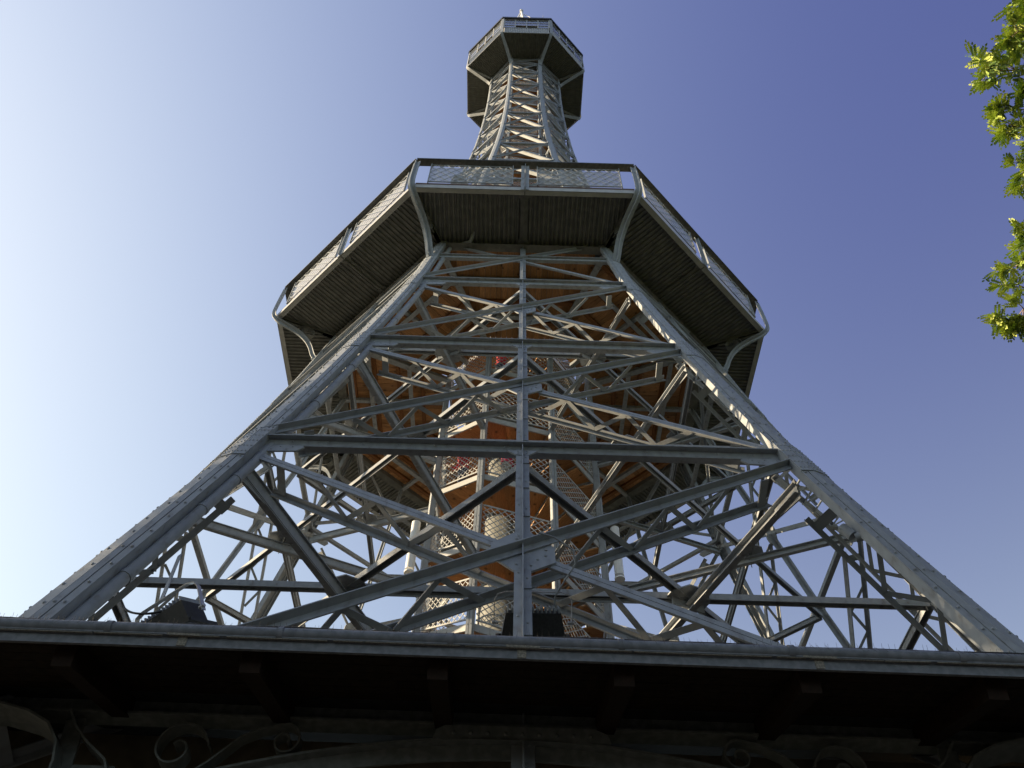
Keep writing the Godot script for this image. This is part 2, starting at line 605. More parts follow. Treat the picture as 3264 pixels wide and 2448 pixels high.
		# gusset where the diagonals cross
		if not thin:
			var gw := 0.3 * sc
			var gh := 0.36 * sc
			var Xp: Vector3 = Vector3(0, X.y, 0) + Vector3(0, 0, X.z)
			var up2 := (fp(0, LV[i + 1]) - fp(0, LV[i])).normalized()
			var xx := Vector3(1, 0, 0)
			var gus := MB.new()
			gus.plate([Xp + xx * gw * 0.25 + up2 * gh, Xp - xx * gw * 0.25 + up2 * gh, Xp - xx * gw - up2 * 0.02 + up2 * gh * 0.42, Xp - xx * gw - up2 * gh * 0.3, Xp - xx * 0.078 - up2 * gh, Xp + xx * 0.078 - up2 * gh, Xp + xx * gw - up2 * gh * 0.55, Xp + xx * gw + up2 * gh * 0.2], o, 0.022)
			gusm.append(gus.mesh())
			for q in [Vector2(-0.7, 0.1), Vector2(-0.45, 0.3), Vector2(-0.2, 0.6), Vector2(0.25, 0.6), Vector2(0.7, -0.25), Vector2(0.45, -0.45), Vector2(0.25, -0.75), Vector2(-0.2, -0.7), Vector2(-0.7, -0.2), Vector2(0.72, 0.05)]:
				gr.append(rv(Xp + xx * q.x * gw + up2 * q.y * gh + o * 0.012, o, 0.015))
		# gussets under the horizontal at the post, and at the leg nodes
		if i < 3:
			var yy: float = LV[i + 1] - 0.12
			var o2 := face_n(yy - 1.0, yy)
			var K := fp(0, yy, 0.012)
			var dn := (fp(0, yy - 0.5) - fp(0, yy)).normalized()
			var gus := MB.new()
			gus.plate([K - Vector3(0.19, 0, 0) * sc, K + Vector3(0.19, 0, 0) * sc, K + dn * 0.13 + Vector3(0.08, 0, 0), K + dn * 0.13 - Vector3(0.08, 0, 0)], o2, 0.02)
			gusm.append(gus.mesh())
			for q in [-0.055, 0.055]:
				gr.append(rv(K + Vector3(q, 0, 0) + dn * 0.04 + o2 * 0.01, o2, 0.013))
				gr.append(rv(K + Vector3(q, 0, 0) + dn * 0.09 + o2 * 0.01, o2, 0.013))
			for sg in [-1.0, 1.0]:
				var N0 := fp(sg * (hw(yy) - 0.16), yy, -0.012)
				var xx := Vector3(-sg, 0, 0)
				var gus2 := MB.new()
				gus2.plate([N0 - xx * 0.02, N0 + xx * 0.5, N0 + xx * 0.54 + dn * 0.05, N0 + xx * 0.46 + dn * 0.16, N0 + dn * 0.2 - xx * 0.06], o2, 0.02)
				gusm.append(gus2.mesh())
				for q in [Vector2(0.1, 0.05), Vector2(0.25, 0.05), Vector2(0.4, 0.05), Vector2(0.16, 0.13), Vector2(0.34, 0.125)]:
					gr.append(rv(N0 + xx * q.x + dn * q.y + o2 * 0.01, o2, 0.013))
	var unit := MB.new()
	unit.box(Vector3.ZERO, Vector3.ONE)
	var unitm := unit.mesh()

	for k in 8:
		var near: bool = k == 0 or k == 1 or k == 7
		for yh in hb:
			var h := put(T, "horizontal_beam", hb[yh], M.steel, roty(k))
			if near and yh < 18.0:
				var hr := []
				var w: float = hw(yh) - 0.3
				var cnt := int(w * 2.0 / 0.42)
				for j in cnt:
					hr.append(rv(fp(-w + 2.0 * w * (j + 0.5) / cnt, yh - 0.06, 0.029), Vector3(0, 0, 1), 0.013))
				multi(h, "beam_rivets", rivet, M.steel, hr)
		var p := put(T, "centre_post", postm, M.steel, roty(k))
		multi(p, "post_rivets", rivet, M.steel, pr)
		for g in gusm:
			put(T, "gusset_plate", g, M.steel, roty(k))
		multi(p, "gusset_rivets", rivet, M.steel, gr)
		for i in 4:
			for kind in 2:
				var dg := put(T, "diagonal_brace", (fall if kind == 0 else rise)[i], M.steel, roty(k))
				var bars: Array = (lat_fall if kind == 0 else lat_rise)[i]
				if bars.is_empty():
					continue
				if near:
					for q in bars:
						var a: Vector3 = q[0]
						var e: Vector3 = q[1]
						var d := (e - a)
						var s: Vector3 = q[2]
						s = (s - d.normalized() * s.dot(d.normalized())).normalized()
						var t := d.normalized().cross(s)
						put(dg, "lattice_bar", unitm, M.steel, Transform3D(Basis(s * 0.012, t * (0.06 if d.length() > 0.45 else 0.13), d), (a + e) * 0.5))
				else:
					var lb := MB.new()
					for q in bars:
						var e: Vector3 = q[1] - q[0]
						lb.bar(q[0], q[1], q[2], 0.012, e.cross(q[2]), 0.06 if e.length() > 0.45 else 0.13)
					put(dg, "lattice_bars", lb.mesh(), M.steel)

	# ---- inner bracing: radial beams from each leg to the core and ties joining the middles of the faces
	for yh in [9.15, 13.23, 17.17]:
		var b := MB.new()
		var A := cpt(leg_r(yh) - 0.15, yh - 0.45)
		var B := cpt(2.15, yh - 0.55)
		var side := Vector3(cos(H8), 0, -sin(H8))
		b.bar(A, B, side, 0.11, UP, 0.014, 0.0, 0.075)
		b.bar(A, B, side, 0.014, UP, 0.14, 0.015, -0.003)
		b.bar(A, B, side, 0.09, UP, 0.014, -0.03, -0.082)
		var rr := []
		for j in 24:
			rr.append(rv(A.lerp(B, (j + 0.5) / 24.0) - side * 0.05 + Vector3(0, -0.09, 0), Vector3(0, -1, 0), 0.014))
		# end gusset on the leg
		b.plate([A + UP * 0.16, A - UP * 0.16, A.lerp(B, 0.07) - UP * 0.1, A.lerp(B, 0.07) + UP * 0.05], side, 0.018)
		var rm := b.mesh()
		var tb := MB.new()
		var m0 := Vector3(0, yh - 0.3, leg_r(yh) * cos(H8) - 0.1)
		var m2 := Vector3(m0.z, yh - 0.3, 0)
		tb.bar(m0, m2, UP, 0.1, Vector3(1, 0, 1), 0.014, 0.0, 0.06)
		tb.bar(m0, m2, UP, 0.014, Vector3(1, 0, 1), 0.12, 0.05, 0.0)
		tb.bar(m0, m2, UP, 0.1, Vector3(1, 0, 1), 0.014, 0.0, -0.03)
		var tm := tb.mesh()
		# node plates where ties cross each other and the radial beams
		var np := MB.new()
		var apq: float = m0.z / sqrt(2.0)
		var q0 := Vector3(apq * tan(H8), yh - 0.32, apq)
		q0 = Vector3(0, yh - 0.325, 0) + Vector3(sin(H8), 0, cos(H8)) * (m0.z / sqrt(2.0) / cos(H8))
		var rd := Vector3(sin(H8), 0, cos(H8))
		var tg := Vector3(cos(H8), 0, -sin(H8))
		np.plate([q0 + rd * 0.3 + tg * 0.14, q0 + rd * 0.3 - tg * 0.14, q0 + rd * 0.1 - tg * 0.3, q0 - rd * 0.1 - tg * 0.3, q0 - rd * 0.3 - tg * 0.14, q0 - rd * 0.3 + tg * 0.14, q0 - rd * 0.1 + tg * 0.3, q0 + rd * 0.1 + tg * 0.3], UP, 0.02)
		np.bar(q0, q0 - UP * 0.14, rd, 0.016, tg, 0.5)
		
		var npm := np.mesh()
		# short ties from node plate to node plate
		var st := MB.new()
		var q1 := Vector3(-q0.x, q0.y, q0.z)
		st.bar(q0 - UP * 0.03, q1 - UP * 0.03, UP, 0.01, Vector3(0, 0, 1), 0.05)
		st.bar(q0 - UP * 0.03, q1 - UP * 0.03, UP, 0.05, Vector3(0, 0, 1), 0.01, -0.022, 0.0)
		var stm := st.mesh()
		for k in 8:
			var rb := put(T, "radial_beam", rm, M.steel, roty(k))
			multi(rb, "beam_rivets", rivet, M.steel, rr)
			put(T, "tie_beam", tm, M.steel, roty(k))
			put(T, "node_plate", npm, M.steel, roty(k))
			put(T, "short_tie", stm, M.steel, roty(k))

	build_core(T, rivet)
	build_lower_gallery(T)
	build_shaft(T)
	build_upper_gallery(T)

	# rain pipe along the leg left of the near face
	var dp := MB.new()
	var pts := PackedVector3Array()
	for i in 26:
		var y := 4.0 + i * 0.64
		var r := leg_r(y)
		pts.append(Vector3(-r * sin(H8) + 0.27, y, r * cos(H8) - 0.1))
	pts.append(Vector3(-hw(20.1) + 0.75, 20.0, leg_r(20.1) * cos(H8) + 0.1))
	pts.append(Vector3(-hw(20.1) + 0.85, 20.25, leg_r(20.1) * cos(H8) + 0.35))
	dp.tube(pts, 0.06, 0.055, 12)
	var pipe := put(T, "rain_pipe", dp.mesh(), M.steel)
	for y in [5.0, 6.25, 7.5, 8.2, 10.5, 12.0, 14.5, 16.4]:
		var r := leg_r(y)
		var c := Vector3(-r * sin(H8) + 0.27, y, r * cos(H8) - 0.1)
		var c2 := Vector3(-leg_r(y + 0.05) * sin(H8) + 0.27, y + 0.05, leg_r(y + 0.05) * cos(H8) - 0.1)
		var cl := MB.new()
		cl.tube(PackedVector3Array([c, c2]), 0.067, 0.067, 12)
		cl.bar(c, c + Vector3(-0.12, 0, 0.03), UP, 0.03, Vector3(0, 0, 1), 0.01)
		put(pipe, "pipe_clamp", cl.mesh(), M.steel)
	# short stub lamp on the right leg
	var ry := 7.35
	var sl := MB.new()
	var lc := cpt(leg_r(ry), ry) + Vector3(-0.26, 0, -0.1)
	sl.tube(PackedVector3Array([lc, lc + Vector3(-0.07, 0.13, -0.02)]), 0.055, 0.055, 12)
	sl.tube(PackedVector3Array([lc + Vector3(0.02, -0.02, 0), lc + Vector3(0.14, -0.02, 0.06)]), 0.05, 0.05, 8)
	put(T, "pipe_stub", sl.mesh(), M.steel)

func build_core(T: Node3D, rivet: ArrayMesh) -> void:
	# eight columns
	var cm := MB.new()
	var A := cpt(2.1, 3.4)
	var B := cpt(2.1, 20.2)
	var rd := Vector3(sin(H8), 0, cos(H8))
	var tg := Vector3(cos(H8), 0, -sin(H8))
	for z in [[A, B, 1.0], [cpt(1.82, 20.2), cpt(1.72, 46.6), 0.75]]:
		cm.bar(z[0], z[1], tg, 0.056 * z[2], rd, 0.014, 0.033 * z[2], 0.055 * z[2])
		cm.bar(z[0], z[1], tg, 0.056 * z[2], rd, 0.014, -0.033 * z[2], 0.055 * z[2])
		cm.bar(z[0], z[1], tg, 0.018, rd, 0.1 * z[2], 0.055 * z[2], -0.005)
		cm.bar(z[0], z[1], tg, 0.018, rd, 0.1 * z[2], -0.055 * z[2], -0.005)
		cm.bar(z[0], z[1], tg, 0.11 * z[2], rd, 0.014, 0.0, -0.062 * z[2])
	var colm := cm.mesh()
	var rr := []
	for i in 54:
		var y := 3.8 + i * 0.3
		for q in [-0.033, 0.033]:
			rr.append(rv(cpt(2.1, y) + tg * q + rd * 0.062, rd, 0.01))
		rr.append(rv(cpt(2.1, y) - tg * 0.064, -tg, 0.01))
	for k in 8:
		var c := put(T, "core_column", colm, M.steel, roty(k))
		multi(c, "column_rivets", rivet, M.steel, rr)
	# lift cylinder in the middle
	var cy := MB.new()
	cy.tube(PackedVector3Array([Vector3(0, 3.4, 0), Vector3(0, 12, 0), Vector3(0, 20, 0), Vector3(0, 46, 0)]), 0.72, 0.72, 24)
	var shaft := put(T, "lift_shaft", cy.mesh(), M.sheet)
	var seam := MB.new()
	for i in 14:
		var y := 4.4 + i * 1.2
		seam.tube(PackedVector3Array([Vector3(0, y, 0), Vector3(0, y + 0.05, 0)]), 0.732, 0.732, 24, false)
	put(shaft, "seam_bands", seam.mesh(), M.steel)

	# double spiral stair
	var S := holder(T, "spiral_stair")
	var ap := 2.1 * cos(H8)
	var w := 2.1 * sin(H8)
	var st := MB.new()
	st.bar(Vector3(-w + 0.02, 0.25 + 0.075, ap - 0.06), Vector3(w - 0.02, -0.25 + 0.075, ap - 0.06), UP, 0.15, Vector3(0, 0, 1), 0.03)
	var stm := st.mesh()
	# railing: rails and a diamond lattice of flat bars
	var rl := MB.new()
	var slope := -0.5 / (2.0 * w)
	var x0 := -w + 0.1
	var x1 := w - 0.1
	var y0 := 0.24
	var y1 := 1.2
	for yy in [y0, y1]:
		rl.bar(Vector3(x0, yy + slope * x0, ap - 0.04), Vector3(x1, yy + slope * x1, ap - 0.04), UP, 0.035, Vector3(0, 0, 1), 0.02)
	var hgt := y1 - y0
	var sp := 0.155
	for kind in 2:
		var cnt := int((x1 - x0 + hgt) / sp) + 1
		for j in cnt:
			var s0 := x0 - hgt + j * sp + 0.05
			# line from (s0, y0) to (s0 + hgt, y1) or mirrored, clipped to x0..x1
			var a := s0
			var b := s0 + hgt
			var ca := maxf(a, x0)
			var cb := minf(b, x1)
			if cb - ca < 0.03:
				continue
			var ya := y0 + (ca - a)
			var yb := y0 + (cb - a)
			if kind == 0:
				rl.bar(Vector3(ca, ya + slope * ca, ap - 0.035), Vector3(cb, yb + slope * cb, ap - 0.035), UP, 0.018, Vector3(0, 0, 1), 0.007)
			else:
				var ma := x0 + x1 - ca
				var mb := x0 + x1 - cb
				rl.bar(Vector3(ma, ya + slope * ma, ap - 0.045), Vector3(mb, yb + slope * mb, ap - 0.045), UP, 0.018, Vector3(0, 0, 1), 0.007)
	var rlm := rl.mesh()
	var ir := MB.new()
	ir.bar(Vector3(-0.33, 1.22 + 0.1, 0.86), Vector3(0.33, 1.22 - 0.1, 0.86), UP, 0.03, Vector3(0, 0, 1), 0.02)
	var trm := []
	for j in 3:
		var tb := MB.new()
		var a0 := H8 - j * PI / 12.0
		var a1 := a0 - PI / 12.0 - 0.03
		var y := -0.25 + (j + 0.5) / 6.0 + 0.1
		var p := []
		for q in [[0.74, a0], [1.84 / cos(a0), a0], [1.84 / cos(a1), a1], [0.74, a1]]:
			p.append(Vector3(sin(q[1]) * q[0], y, cos(q[1]) * q[0]))
		tb.plate(p, UP, 0.04)
		trm.append(tb.mesh())
	var sb := MB.new()
	for j in 3:
		var a0 := H8 - j * PI / 12.0 - 0.01
		var y := -0.25 + (j + 0.5) / 6.0 + 0.06
		sb.bar(Vector3(sin(a0) * 0.8, y, cos(a0) * 0.8), Vector3(tan(a0) * 1.83, y, 1.83), UP, 0.05, Vector3(1, 0, 0), 0.03)
	var sbm := sb.mesh()
	var up_t := [[], [], []]
	var up_s := []
	var up_r := []
	var up_b := []
	for h in 23:
		for k in 8:
			var kk: float = k if k <= 4 else k - 8
			var yc := 4.70 + h * 2.0 - 0.5 * kk
			var tf := roty(k)
			tf.origin.y = yc
			if yc < 3.6 or yc > 45.6:
				continue
			if yc < 19.9:
				put(S, "stair_stringer", stm, M.bright, tf)
				put(S, "stair_railing", rlm, M.bright, tf)
				put(S, "tread_bearers", sbm, M.steel, tf)
				for j in 3:
					put(S, "stair_tread", trm[j], M.wood[(h * 3 + k + j) % 4], tf)
			else:
				var f := lerpf(0.865, 0.82, (yc - 20.0) / 26.0)
				tf.basis = tf.basis * Basis.from_scale(Vector3(f, 1, f))
				up_s.append(tf)
				up_r.append(tf)
				up_b.append(tf)
				for j in 3:
					up_t[j].append(tf)
	for j in 3:
		multi(S, "upper_treads", trm[j], M.wood[j], up_t[j])
	multi(S, "upper_stringers", stm, M.bright, up_s)
	multi(S, "upper_railings", rlm, M.bright, up_r)
	multi(S, "upper_bearers", sbm, M.steel, up_b)

	# pale pipes hanging beside two of the core columns
	for sg in [-1.0, 1.0]:
		var pb := MB.new()
		var c := Vector3(sg * 2.24, 0, 0.82)
		pb.tube(PackedVector3Array([c + UP * 13.2, c + UP * 13.9, c + UP * 14.55]), 0.1, 0.1, 14)
		pb.tube(PackedVector3Array([c + UP * 13.1, c + UP * 13.14]), 0.112, 0.112, 14)
		put(T, "pale_pipe", pb.mesh(), M.white)

func build_lower_gallery(T: Node3D) -> void:
	var G := holder(T, "lower_gallery")
	var yb := 20.0
	var ro := 7.0
	var apo := ro * cos(H8)
	var wo := ro * sin(H8)
	var api := leg_r(20.1) * cos(H8) - 0.06
	var t8 := tan(H8)
	# corrugated soffit, ribs running from the rim inwards
	var b := MB.new()
	var pitch := 0.112
	var cnt := int(wo / pitch)
	var prof := [Vector2(-0.5, 0.045), Vector2(-0.34, 0.0), Vector2(0.0, 0.0), Vector2(0.16, 0.045), Vector2(0.5, 0.045)]
	for half in [-1.0, 1.0]:
		for j in cnt + 1:
			for q in 4:
				var s0: float = (j + 0.5 + prof[q].x) * pitch
				var s1: float = (j + 0.5 + prof[q + 1].x) * pitch
				if s1 > wo - 0.08:
					continue
				var e0 := maxf(api, s0 / t8)
				var e1 := maxf(api, s1 / t8)
				var yy0: float = yb + 0.1 + prof[q].y
				var yy1: float = yb + 0.1 + prof[q + 1].y
				var nn := Vector3(-(yy1 - yy0) / (s1 - s0) * half, 1, 0).normalized()
				b.quad(Vector3(s0 * half, yy0, apo - 0.03), Vector3(s1 * half, yy1, apo - 0.03), Vector3(s1 * half, yy1, e1), Vector3(s0 * half, yy0, e0), -nn)
	var soff := b.mesh()
	# deck over it
	var dk := MB.new()
	dk.plate([Vector3(-wo + 0.03, yb + 0.2, apo - 0.06), Vector3(wo - 0.03, yb + 0.2, apo - 0.06), Vector3(2.15 * t8, yb + 0.2, 2.15), Vector3(-2.15 * t8, yb + 0.2, 2.15)], UP, 0.03)
	var deck := dk.mesh()
	# fascia
	var f := MB.new()
	f.bar(Vector3(-wo, yb + 0.08, apo), Vector3(wo, yb + 0.08, apo), UP, 0.16, Vector3(0, 0, 1), 0.02)
	f.bar(Vector3(-wo, yb + 0.008, apo - 0.06), Vector3(wo, yb + 0.008, apo - 0.06), UP, 0.016, Vector3(0, 0, 1), 0.12)
	var fas := f.mesh()
	var kb := MB.new()
	kb.bar(Vector3(-wo + 0.05, yb + 0.25, apo - 0.04), Vector3(wo - 0.05, yb + 0.25, apo - 0.04), UP, 0.16, Vector3(0, 0, 1), 0.03)
	var kick := kb.mesh()
	# inner ring beam and the radial board in the middle of each side
	var ib := MB.new()
	var wi := api * t8
	ib.bar(Vector3(-wi, yb + 0.02, api), Vector3(wi, yb + 0.02, api), UP, 0.16, Vector3(0, 0, 1), 0.12)
	ib.bar(Vector3(-wi, yb - 0.06, api + 0.08), Vector3(wi, yb - 0.06, api + 0.08), UP, 0.016, Vector3(0, 0, 1), 0.16)
	for sg in [-1.0, 1.0]:
		ib.bar(Vector3(sg * wi, yb + 0.055, api), Vector3(sg * (wo - 0.03), yb + 0.055, apo - 0.05), UP, 0.09, Vector3(1, 0, 0), 0.1)
	var ring := ib.mesh()
	var mb := MB.new()
	var z0 := api
	var z1 := apo - 0.02
	mb.bar(Vector3(0, yb + 0.07, z0), Vector3(0, yb + 0.07, z1), Vector3(1, 0, 0), 0.17, UP, 0.03)
	mb.bar(Vector3(0, yb + 0.03, z0), Vector3(0, yb + 0.03, z1), Vector3(1, 0, 0), 0.02, UP, 0.1)
	for e in [[z0, 1.0], [z1, -1.0]]:
		mb.plate([Vector3(-0.22, yb + 0.05, e[0]), Vector3(0.22, yb + 0.05, e[0]), Vector3(0.09, yb + 0.05, e[0] + e[1] * 0.26), Vector3(-0.09, yb + 0.05, e[0] + e[1] * 0.26)], UP, 0.014)
	var midb := mb.mesh()
	# handrail with a wide dark underside, posts
	var hr := MB.new()
	hr.bar(Vector3(-wo - 0.03, yb + 1.46, apo + 0.03), Vector3(wo + 0.03, yb + 1.46, apo + 0.03), UP, 0.035, Vector3(0, 0, 1), 0.2)
	var hand := hr.mesh()
	var posts := []
	var ps := MB.new()
	for x in [-0.055, 0.055]:
		ps.bar(Vector3(x, yb, apo + 0.02), Vector3(x, yb + 1.44, apo + 0.02), Vector3(1, 0, 0), 0.085, Vector3(0, 0, 1), 0.014)
	ps.bar(Vector3(0, yb, apo + 0.05), Vector3(0, yb + 1.44, apo + 0.05), Vector3(1, 0, 0), 0.014, Vector3(0, 0, 1), 0.07)
	posts.append(ps.mesh())
	for x in [-0.3, 0.3, wo - 0.34, -wo + 0.34]:
		ps = MB.new()
		ps.bar(Vector3(x, yb + 0.3, apo), Vector3(x, yb + 1.44, apo), Vector3(1, 0, 0), 0.02, Vector3(0, 0, 1), 0.05)
		posts.append(ps.mesh())
	# lattice panels
	var rp := MB.new()
	var xa := 0.3
	var xb := wo - 0.34
	var ya := yb + 0.36
	var yt := yb + 1.36
	var hgt := yt - ya
	var dw := (xb - xa) / 8.0
	var run := dw * 3.5
	for kind in 2:
		for j in 12:
			var s0 := xa - run + dw * (j + 0.5)
			var s1 := s0 + run
			var ca := maxf(s0, xa)
			var cb := minf(s1, xb)
			if cb - ca < 0.02:
				continue
			var za := ya + (ca - s0) / run * hgt
			var zb := ya + (cb - s0) / run * hgt
			var m := 1.0 if kind == 0 else -1.0
			var c := 0.0 if kind == 0 else xa + xb
			rp.bar(Vector3(c + m * ca, za, apo + 0.006 * kind), Vector3(c + m * cb, zb, apo + 0.006 * kind), UP, 0.028, Vector3(0, 0, 1), 0.006)
	for yy in [ya, yt]:
		rp.bar(Vector3(xa, yy, apo), Vector3(xb, yy, apo), UP, 0.02, Vector3(0, 0, 1), 0.02)
	var rpm := rp.mesh()
	var nt := MB.new()
	nt.quad(Vector3(xa, ya, apo - 0.03), Vector3(xb, ya, apo - 0.03), Vector3(xb, yt - 0.06, apo - 0.03), Vector3(xa, yt - 0.06, apo - 0.03), Vector3(0, 0, 1))
	var ntm := nt.mesh()
	for k in 8:
		put(G, "corrugated_soffit", soff, M.sheet, roty(k))
		put(G, "deck_plate", deck, M.sheet, roty(k))
		put(G, "fascia", fas, M.bright, roty(k))
		put(G, "kick_board", kick, M.brown, roty(k))
		put(G, "ring_beam", ring, M.sheet, roty(k))
		put(G, "soffit_board", midb, M.sheet, roty(k))
		put(G, "handrail", hand, M.edge, roty(k))
		for z in posts:
			put(G, "railing_post", z, M.steel, roty(k))
		for sg in 2:
			var tf := roty(k)
			if sg == 1:
				tf = tf * Transform3D(Basis.IDENTITY, Vector3(-(xa + xb), 0, 0))
			put(G, "lattice_panel", rpm, M.steel, tf)
			put(G, "wire_net", ntm, M.net, tf)
	# corner brackets: S-shaped rib with a scroll, rising into the corner post
	var cb2 := MB.new()
	var rd := Vector3(sin(H8), 0, cos(H8))
	var tg := Vector3(cos(H8), 0, -sin(H8))
	var path := PackedVector3Array()
	var ctrl := [Vector2(7.06, 21.36), Vector2(7.08, 20.7), Vector2(7.08, 20.18), Vector2(7.02, 19.98), Vector2(6.86, 19.88), Vector2(6.6, 19.8), Vector2(6.3, 19.68), Vector2(6.05, 19.48), Vector2(5.88, 19.22), Vector2(5.78, 18.98), Vector2(5.7, 18.86), Vector2(5.74, 18.78)]
	var cv := Curve3D.new()
	for i in ctrl.size():
		var q: Vector2 = ctrl[i]
		var p0: Vector2 = ctrl[maxi(i - 1, 0)]
		var p1: Vector2 = ctrl[mini(i + 1, ctrl.size() - 1)]
		var tn := (p1 - p0) / 6.0
		cv.add_point(rd * q.x + UP * q.y, -(rd * tn.x + UP * tn.y), rd * tn.x + UP * tn.y)
	for i in 40:
		path.append(cv.sample_baked(cv.get_baked_length() * i / 39.0))
	cb2.ribbon(path, tg, 0.19, 0.016)
	var inner := PackedVector3Array()
	for i in 40:
		var d: Vector3 = (path[mini(i + 1, 39)] - path[maxi(i - 1, 0)]).normalized()
		inner.append(path[i] + d.cross(tg).normalized() * 0.04)
	cb2.ribbon(inner, tg, 0.018, 0.075)
	var brm := cb2.mesh()
	var sc := MB.new()
	var spi := PackedVector3Array()
	var cc := rd * 6.12 + UP * 19.82
	for i in 34:
		var a := -0.6 + i * 0.25
		var r := 0.24 - 0.0035 * i
		spi.append(cc + rd * cos(a) * r + UP * sin(a) * r * 0.85)
	sc.ribbon(spi, tg, 0.13, 0.014)
	var scm := sc.mesh()
	var bl := MB.new()
	bl.plate([rd * 7.02 + UP * 20.05, rd * 5.7 + UP * 20.05, rd * 5.75 + UP * 19.95, rd * 6.9 + UP * 19.96], tg, 0.02)
	var blm := bl.mesh()
	for k in 8:
		var br := put(G, "corner_bracket", brm, M.steel, roty(k))
		put(G, "bracket_scroll", scm, M.sheet, roty(k))
		put(G, "bracket_web", blm, M.sheet, roty(k))
	# wooden ceiling inside the ring: boards run outwards, joists across
	var pw := 0.145
	var inr := 2.0
	var n2 := int(api * t8 / pw)
	var yc := yb + 0.1
	for j in range(-n2, n2 + 1):
		var s0 := (j - 0.5) * pw + 0.004
		var s1 := (j + 0.5) * pw - 0.004
		var e0 := maxf(inr, absf(s0) / t8 + 0.01)
		var e1 := maxf(inr, absf(s1) / t8 + 0.01)
		if e0 > api - 0.2 or e1 > api - 0.2:
			continue
		var pb := MB.new()
		var yy := yc + 0.004 * ((j * 7) % 3)
		pb.plate([Vector3(s0, yy, e0), Vector3(s1, yy, e1), Vector3(s1, yy, api - 0.07), Vector3(s0, yy, api - 0.07)], UP, 0.026)
		var pm := pb.mesh()
		for k in 8:
			put(G, "ceiling_board", pm, M.wood[absi(j * 5 + k * 3) % 4], roty(k))
	var jo := MB.new()
	for z in [2.7, 3.35, 4.0, 4.6]:
		jo.bar(Vector3(-z * t8 + 0.05, yc - 0.06, z), Vector3(z * t8 - 0.05, yc - 0.06, z), UP, 0.09, Vector3(0, 0, 1), 0.1)
	var jom := jo.mesh()
	var cbm := MB.new()
	cbm.bar(cpt(2.1, yc - 0.14), cpt(leg_r(20.1) - 0.15, yc - 0.14), UP, 0.2, tg, 0.02)
	cbm.bar(cpt(2.1, yc - 0.24), cpt(leg_r(20.1) - 0.15, yc - 0.24), UP, 0.016, tg, 0.16)
	for z in [3.0, 4.1]:
		cbm.bar(Vector3(-z * t8, yc - 0.2, z), Vector3(z * t8, yc - 0.2, z), UP, 0.16, Vector3(0, 0, 1), 0.018)
		cbm.bar(Vector3(-z * t8, yc - 0.285, z), Vector3(z * t8, yc - 0.285, z), UP, 0.014, Vector3(0, 0, 1), 0.12)
	cbm.bar(Vector3(0, yc - 0.16, 2.0), Vector3(0, yc - 0.16, api), UP, 0.12, Vector3(1, 0, 0), 0.1)
	var cbmm := cbm.mesh()
	for k in 8:
		put(G, "ceiling_joists", jom, M.joist, roty(k))
		put(G, "ceiling_beam", cbmm, M.steel, roty(k))

func build_shaft(T: Node3D) -> void:
	var LV := [20.45, 22.8, 25.4, 28.0, 30.62, 33.23, 35.87, 38.11, 40.45, 42.68, 44.66, 46.1, 47.0]
	for i in LV.size() - 1:
		var ya: float = LV[i]
		var yb: float = LV[i + 1]
		var o := face_n(ya, yb)
		var k2: float = lerpf(1.0, 0.75, (ya - 20.0) / 26.0)
		var hb := MB.new()
		var A := fp(-hw(yb) + 0.03, yb)
		var B := fp(hw(yb) - 0.03, yb)
		hb.bar(A, B, UP, 0.1 * k2, Vector3(0, 0, 1), 0.014)
		hb.bar(A, B, UP, 0.014, Vector3(0, 0, 1), 0.09 * k2, -0.05 * k2, -0.05)
		# lattice tie under each horizontal, inside
		hb.bar(A + Vector3(0.1, -0.02, -0.5), B + Vector3(-0.1, -0.02, -0.5), UP, 0.012, Vector3(0, 0, 1), 0.07)
		var hbm := hb.mesh()
		var f := MB.new()
		var P := fp(-hw(yb) + 0.06, yb - 0.08)
		var Q := fp(hw(ya) - 0.06, ya + 0.08)
		var dir := (Q - P).normalized()
		var sd := dir.cross(o).normalized()
		if sd.y < 0: sd = -sd
		f.bar(P, Q, sd, 0.09 * k2, o, 0.014, 0.0, -0.012)
		f.bar(P, Q, sd, 0.014, o, 0.12 * k2, -0.04 * k2, -0.08)
		var fm := f.mesh()
		var g := MB.new()
		var C := fp(-hw(ya) + 0.06, ya + 0.08)
		var D := fp(hw(yb) - 0.06, yb - 0.08)
		var dr := (D - C).normalized()
		var s2 := dr.cross(o).normalized()
		if s2.y < 0: s2 = -s2
		g.bar(C, D, s2, 0.09 * k2, o, 0.014, 0.0, 0.018)
		g.bar(C, D, s2, 0.014, o, 0.05 * k2, 0.038 * k2, 0.045)
		var gm := g.mesh()
		for k in 8:
			put(T, "shaft_beam", hbm, M.steel, roty(k))
			put(T, "shaft_diagonal", fm, M.steel, roty(k))
			put(T, "shaft_diagonal", gm, M.steel, roty(k))
		# struts to the core
		if i > 0 and i < 11:
			var sb := MB.new()
			sb.bar(cpt(leg_r(yb) - 0.05, yb - 0.08), cpt(1.6, yb - 0.08), UP, 0.1, Vector3(1, 0, 0), 0.016)
			if leg_r(yb) > 2.3:
				sb.bar(cpt(leg_r(yb) - 0.05, yb - 0.1), cpt(1.75, yb - 1.3), UP, 0.07, Vector3(1, 0, 0), 0.05)
			var sbm := sb.mesh()
			for k in 8:
				put(T, "shaft_strut", sbm, M.steel, roty(k))

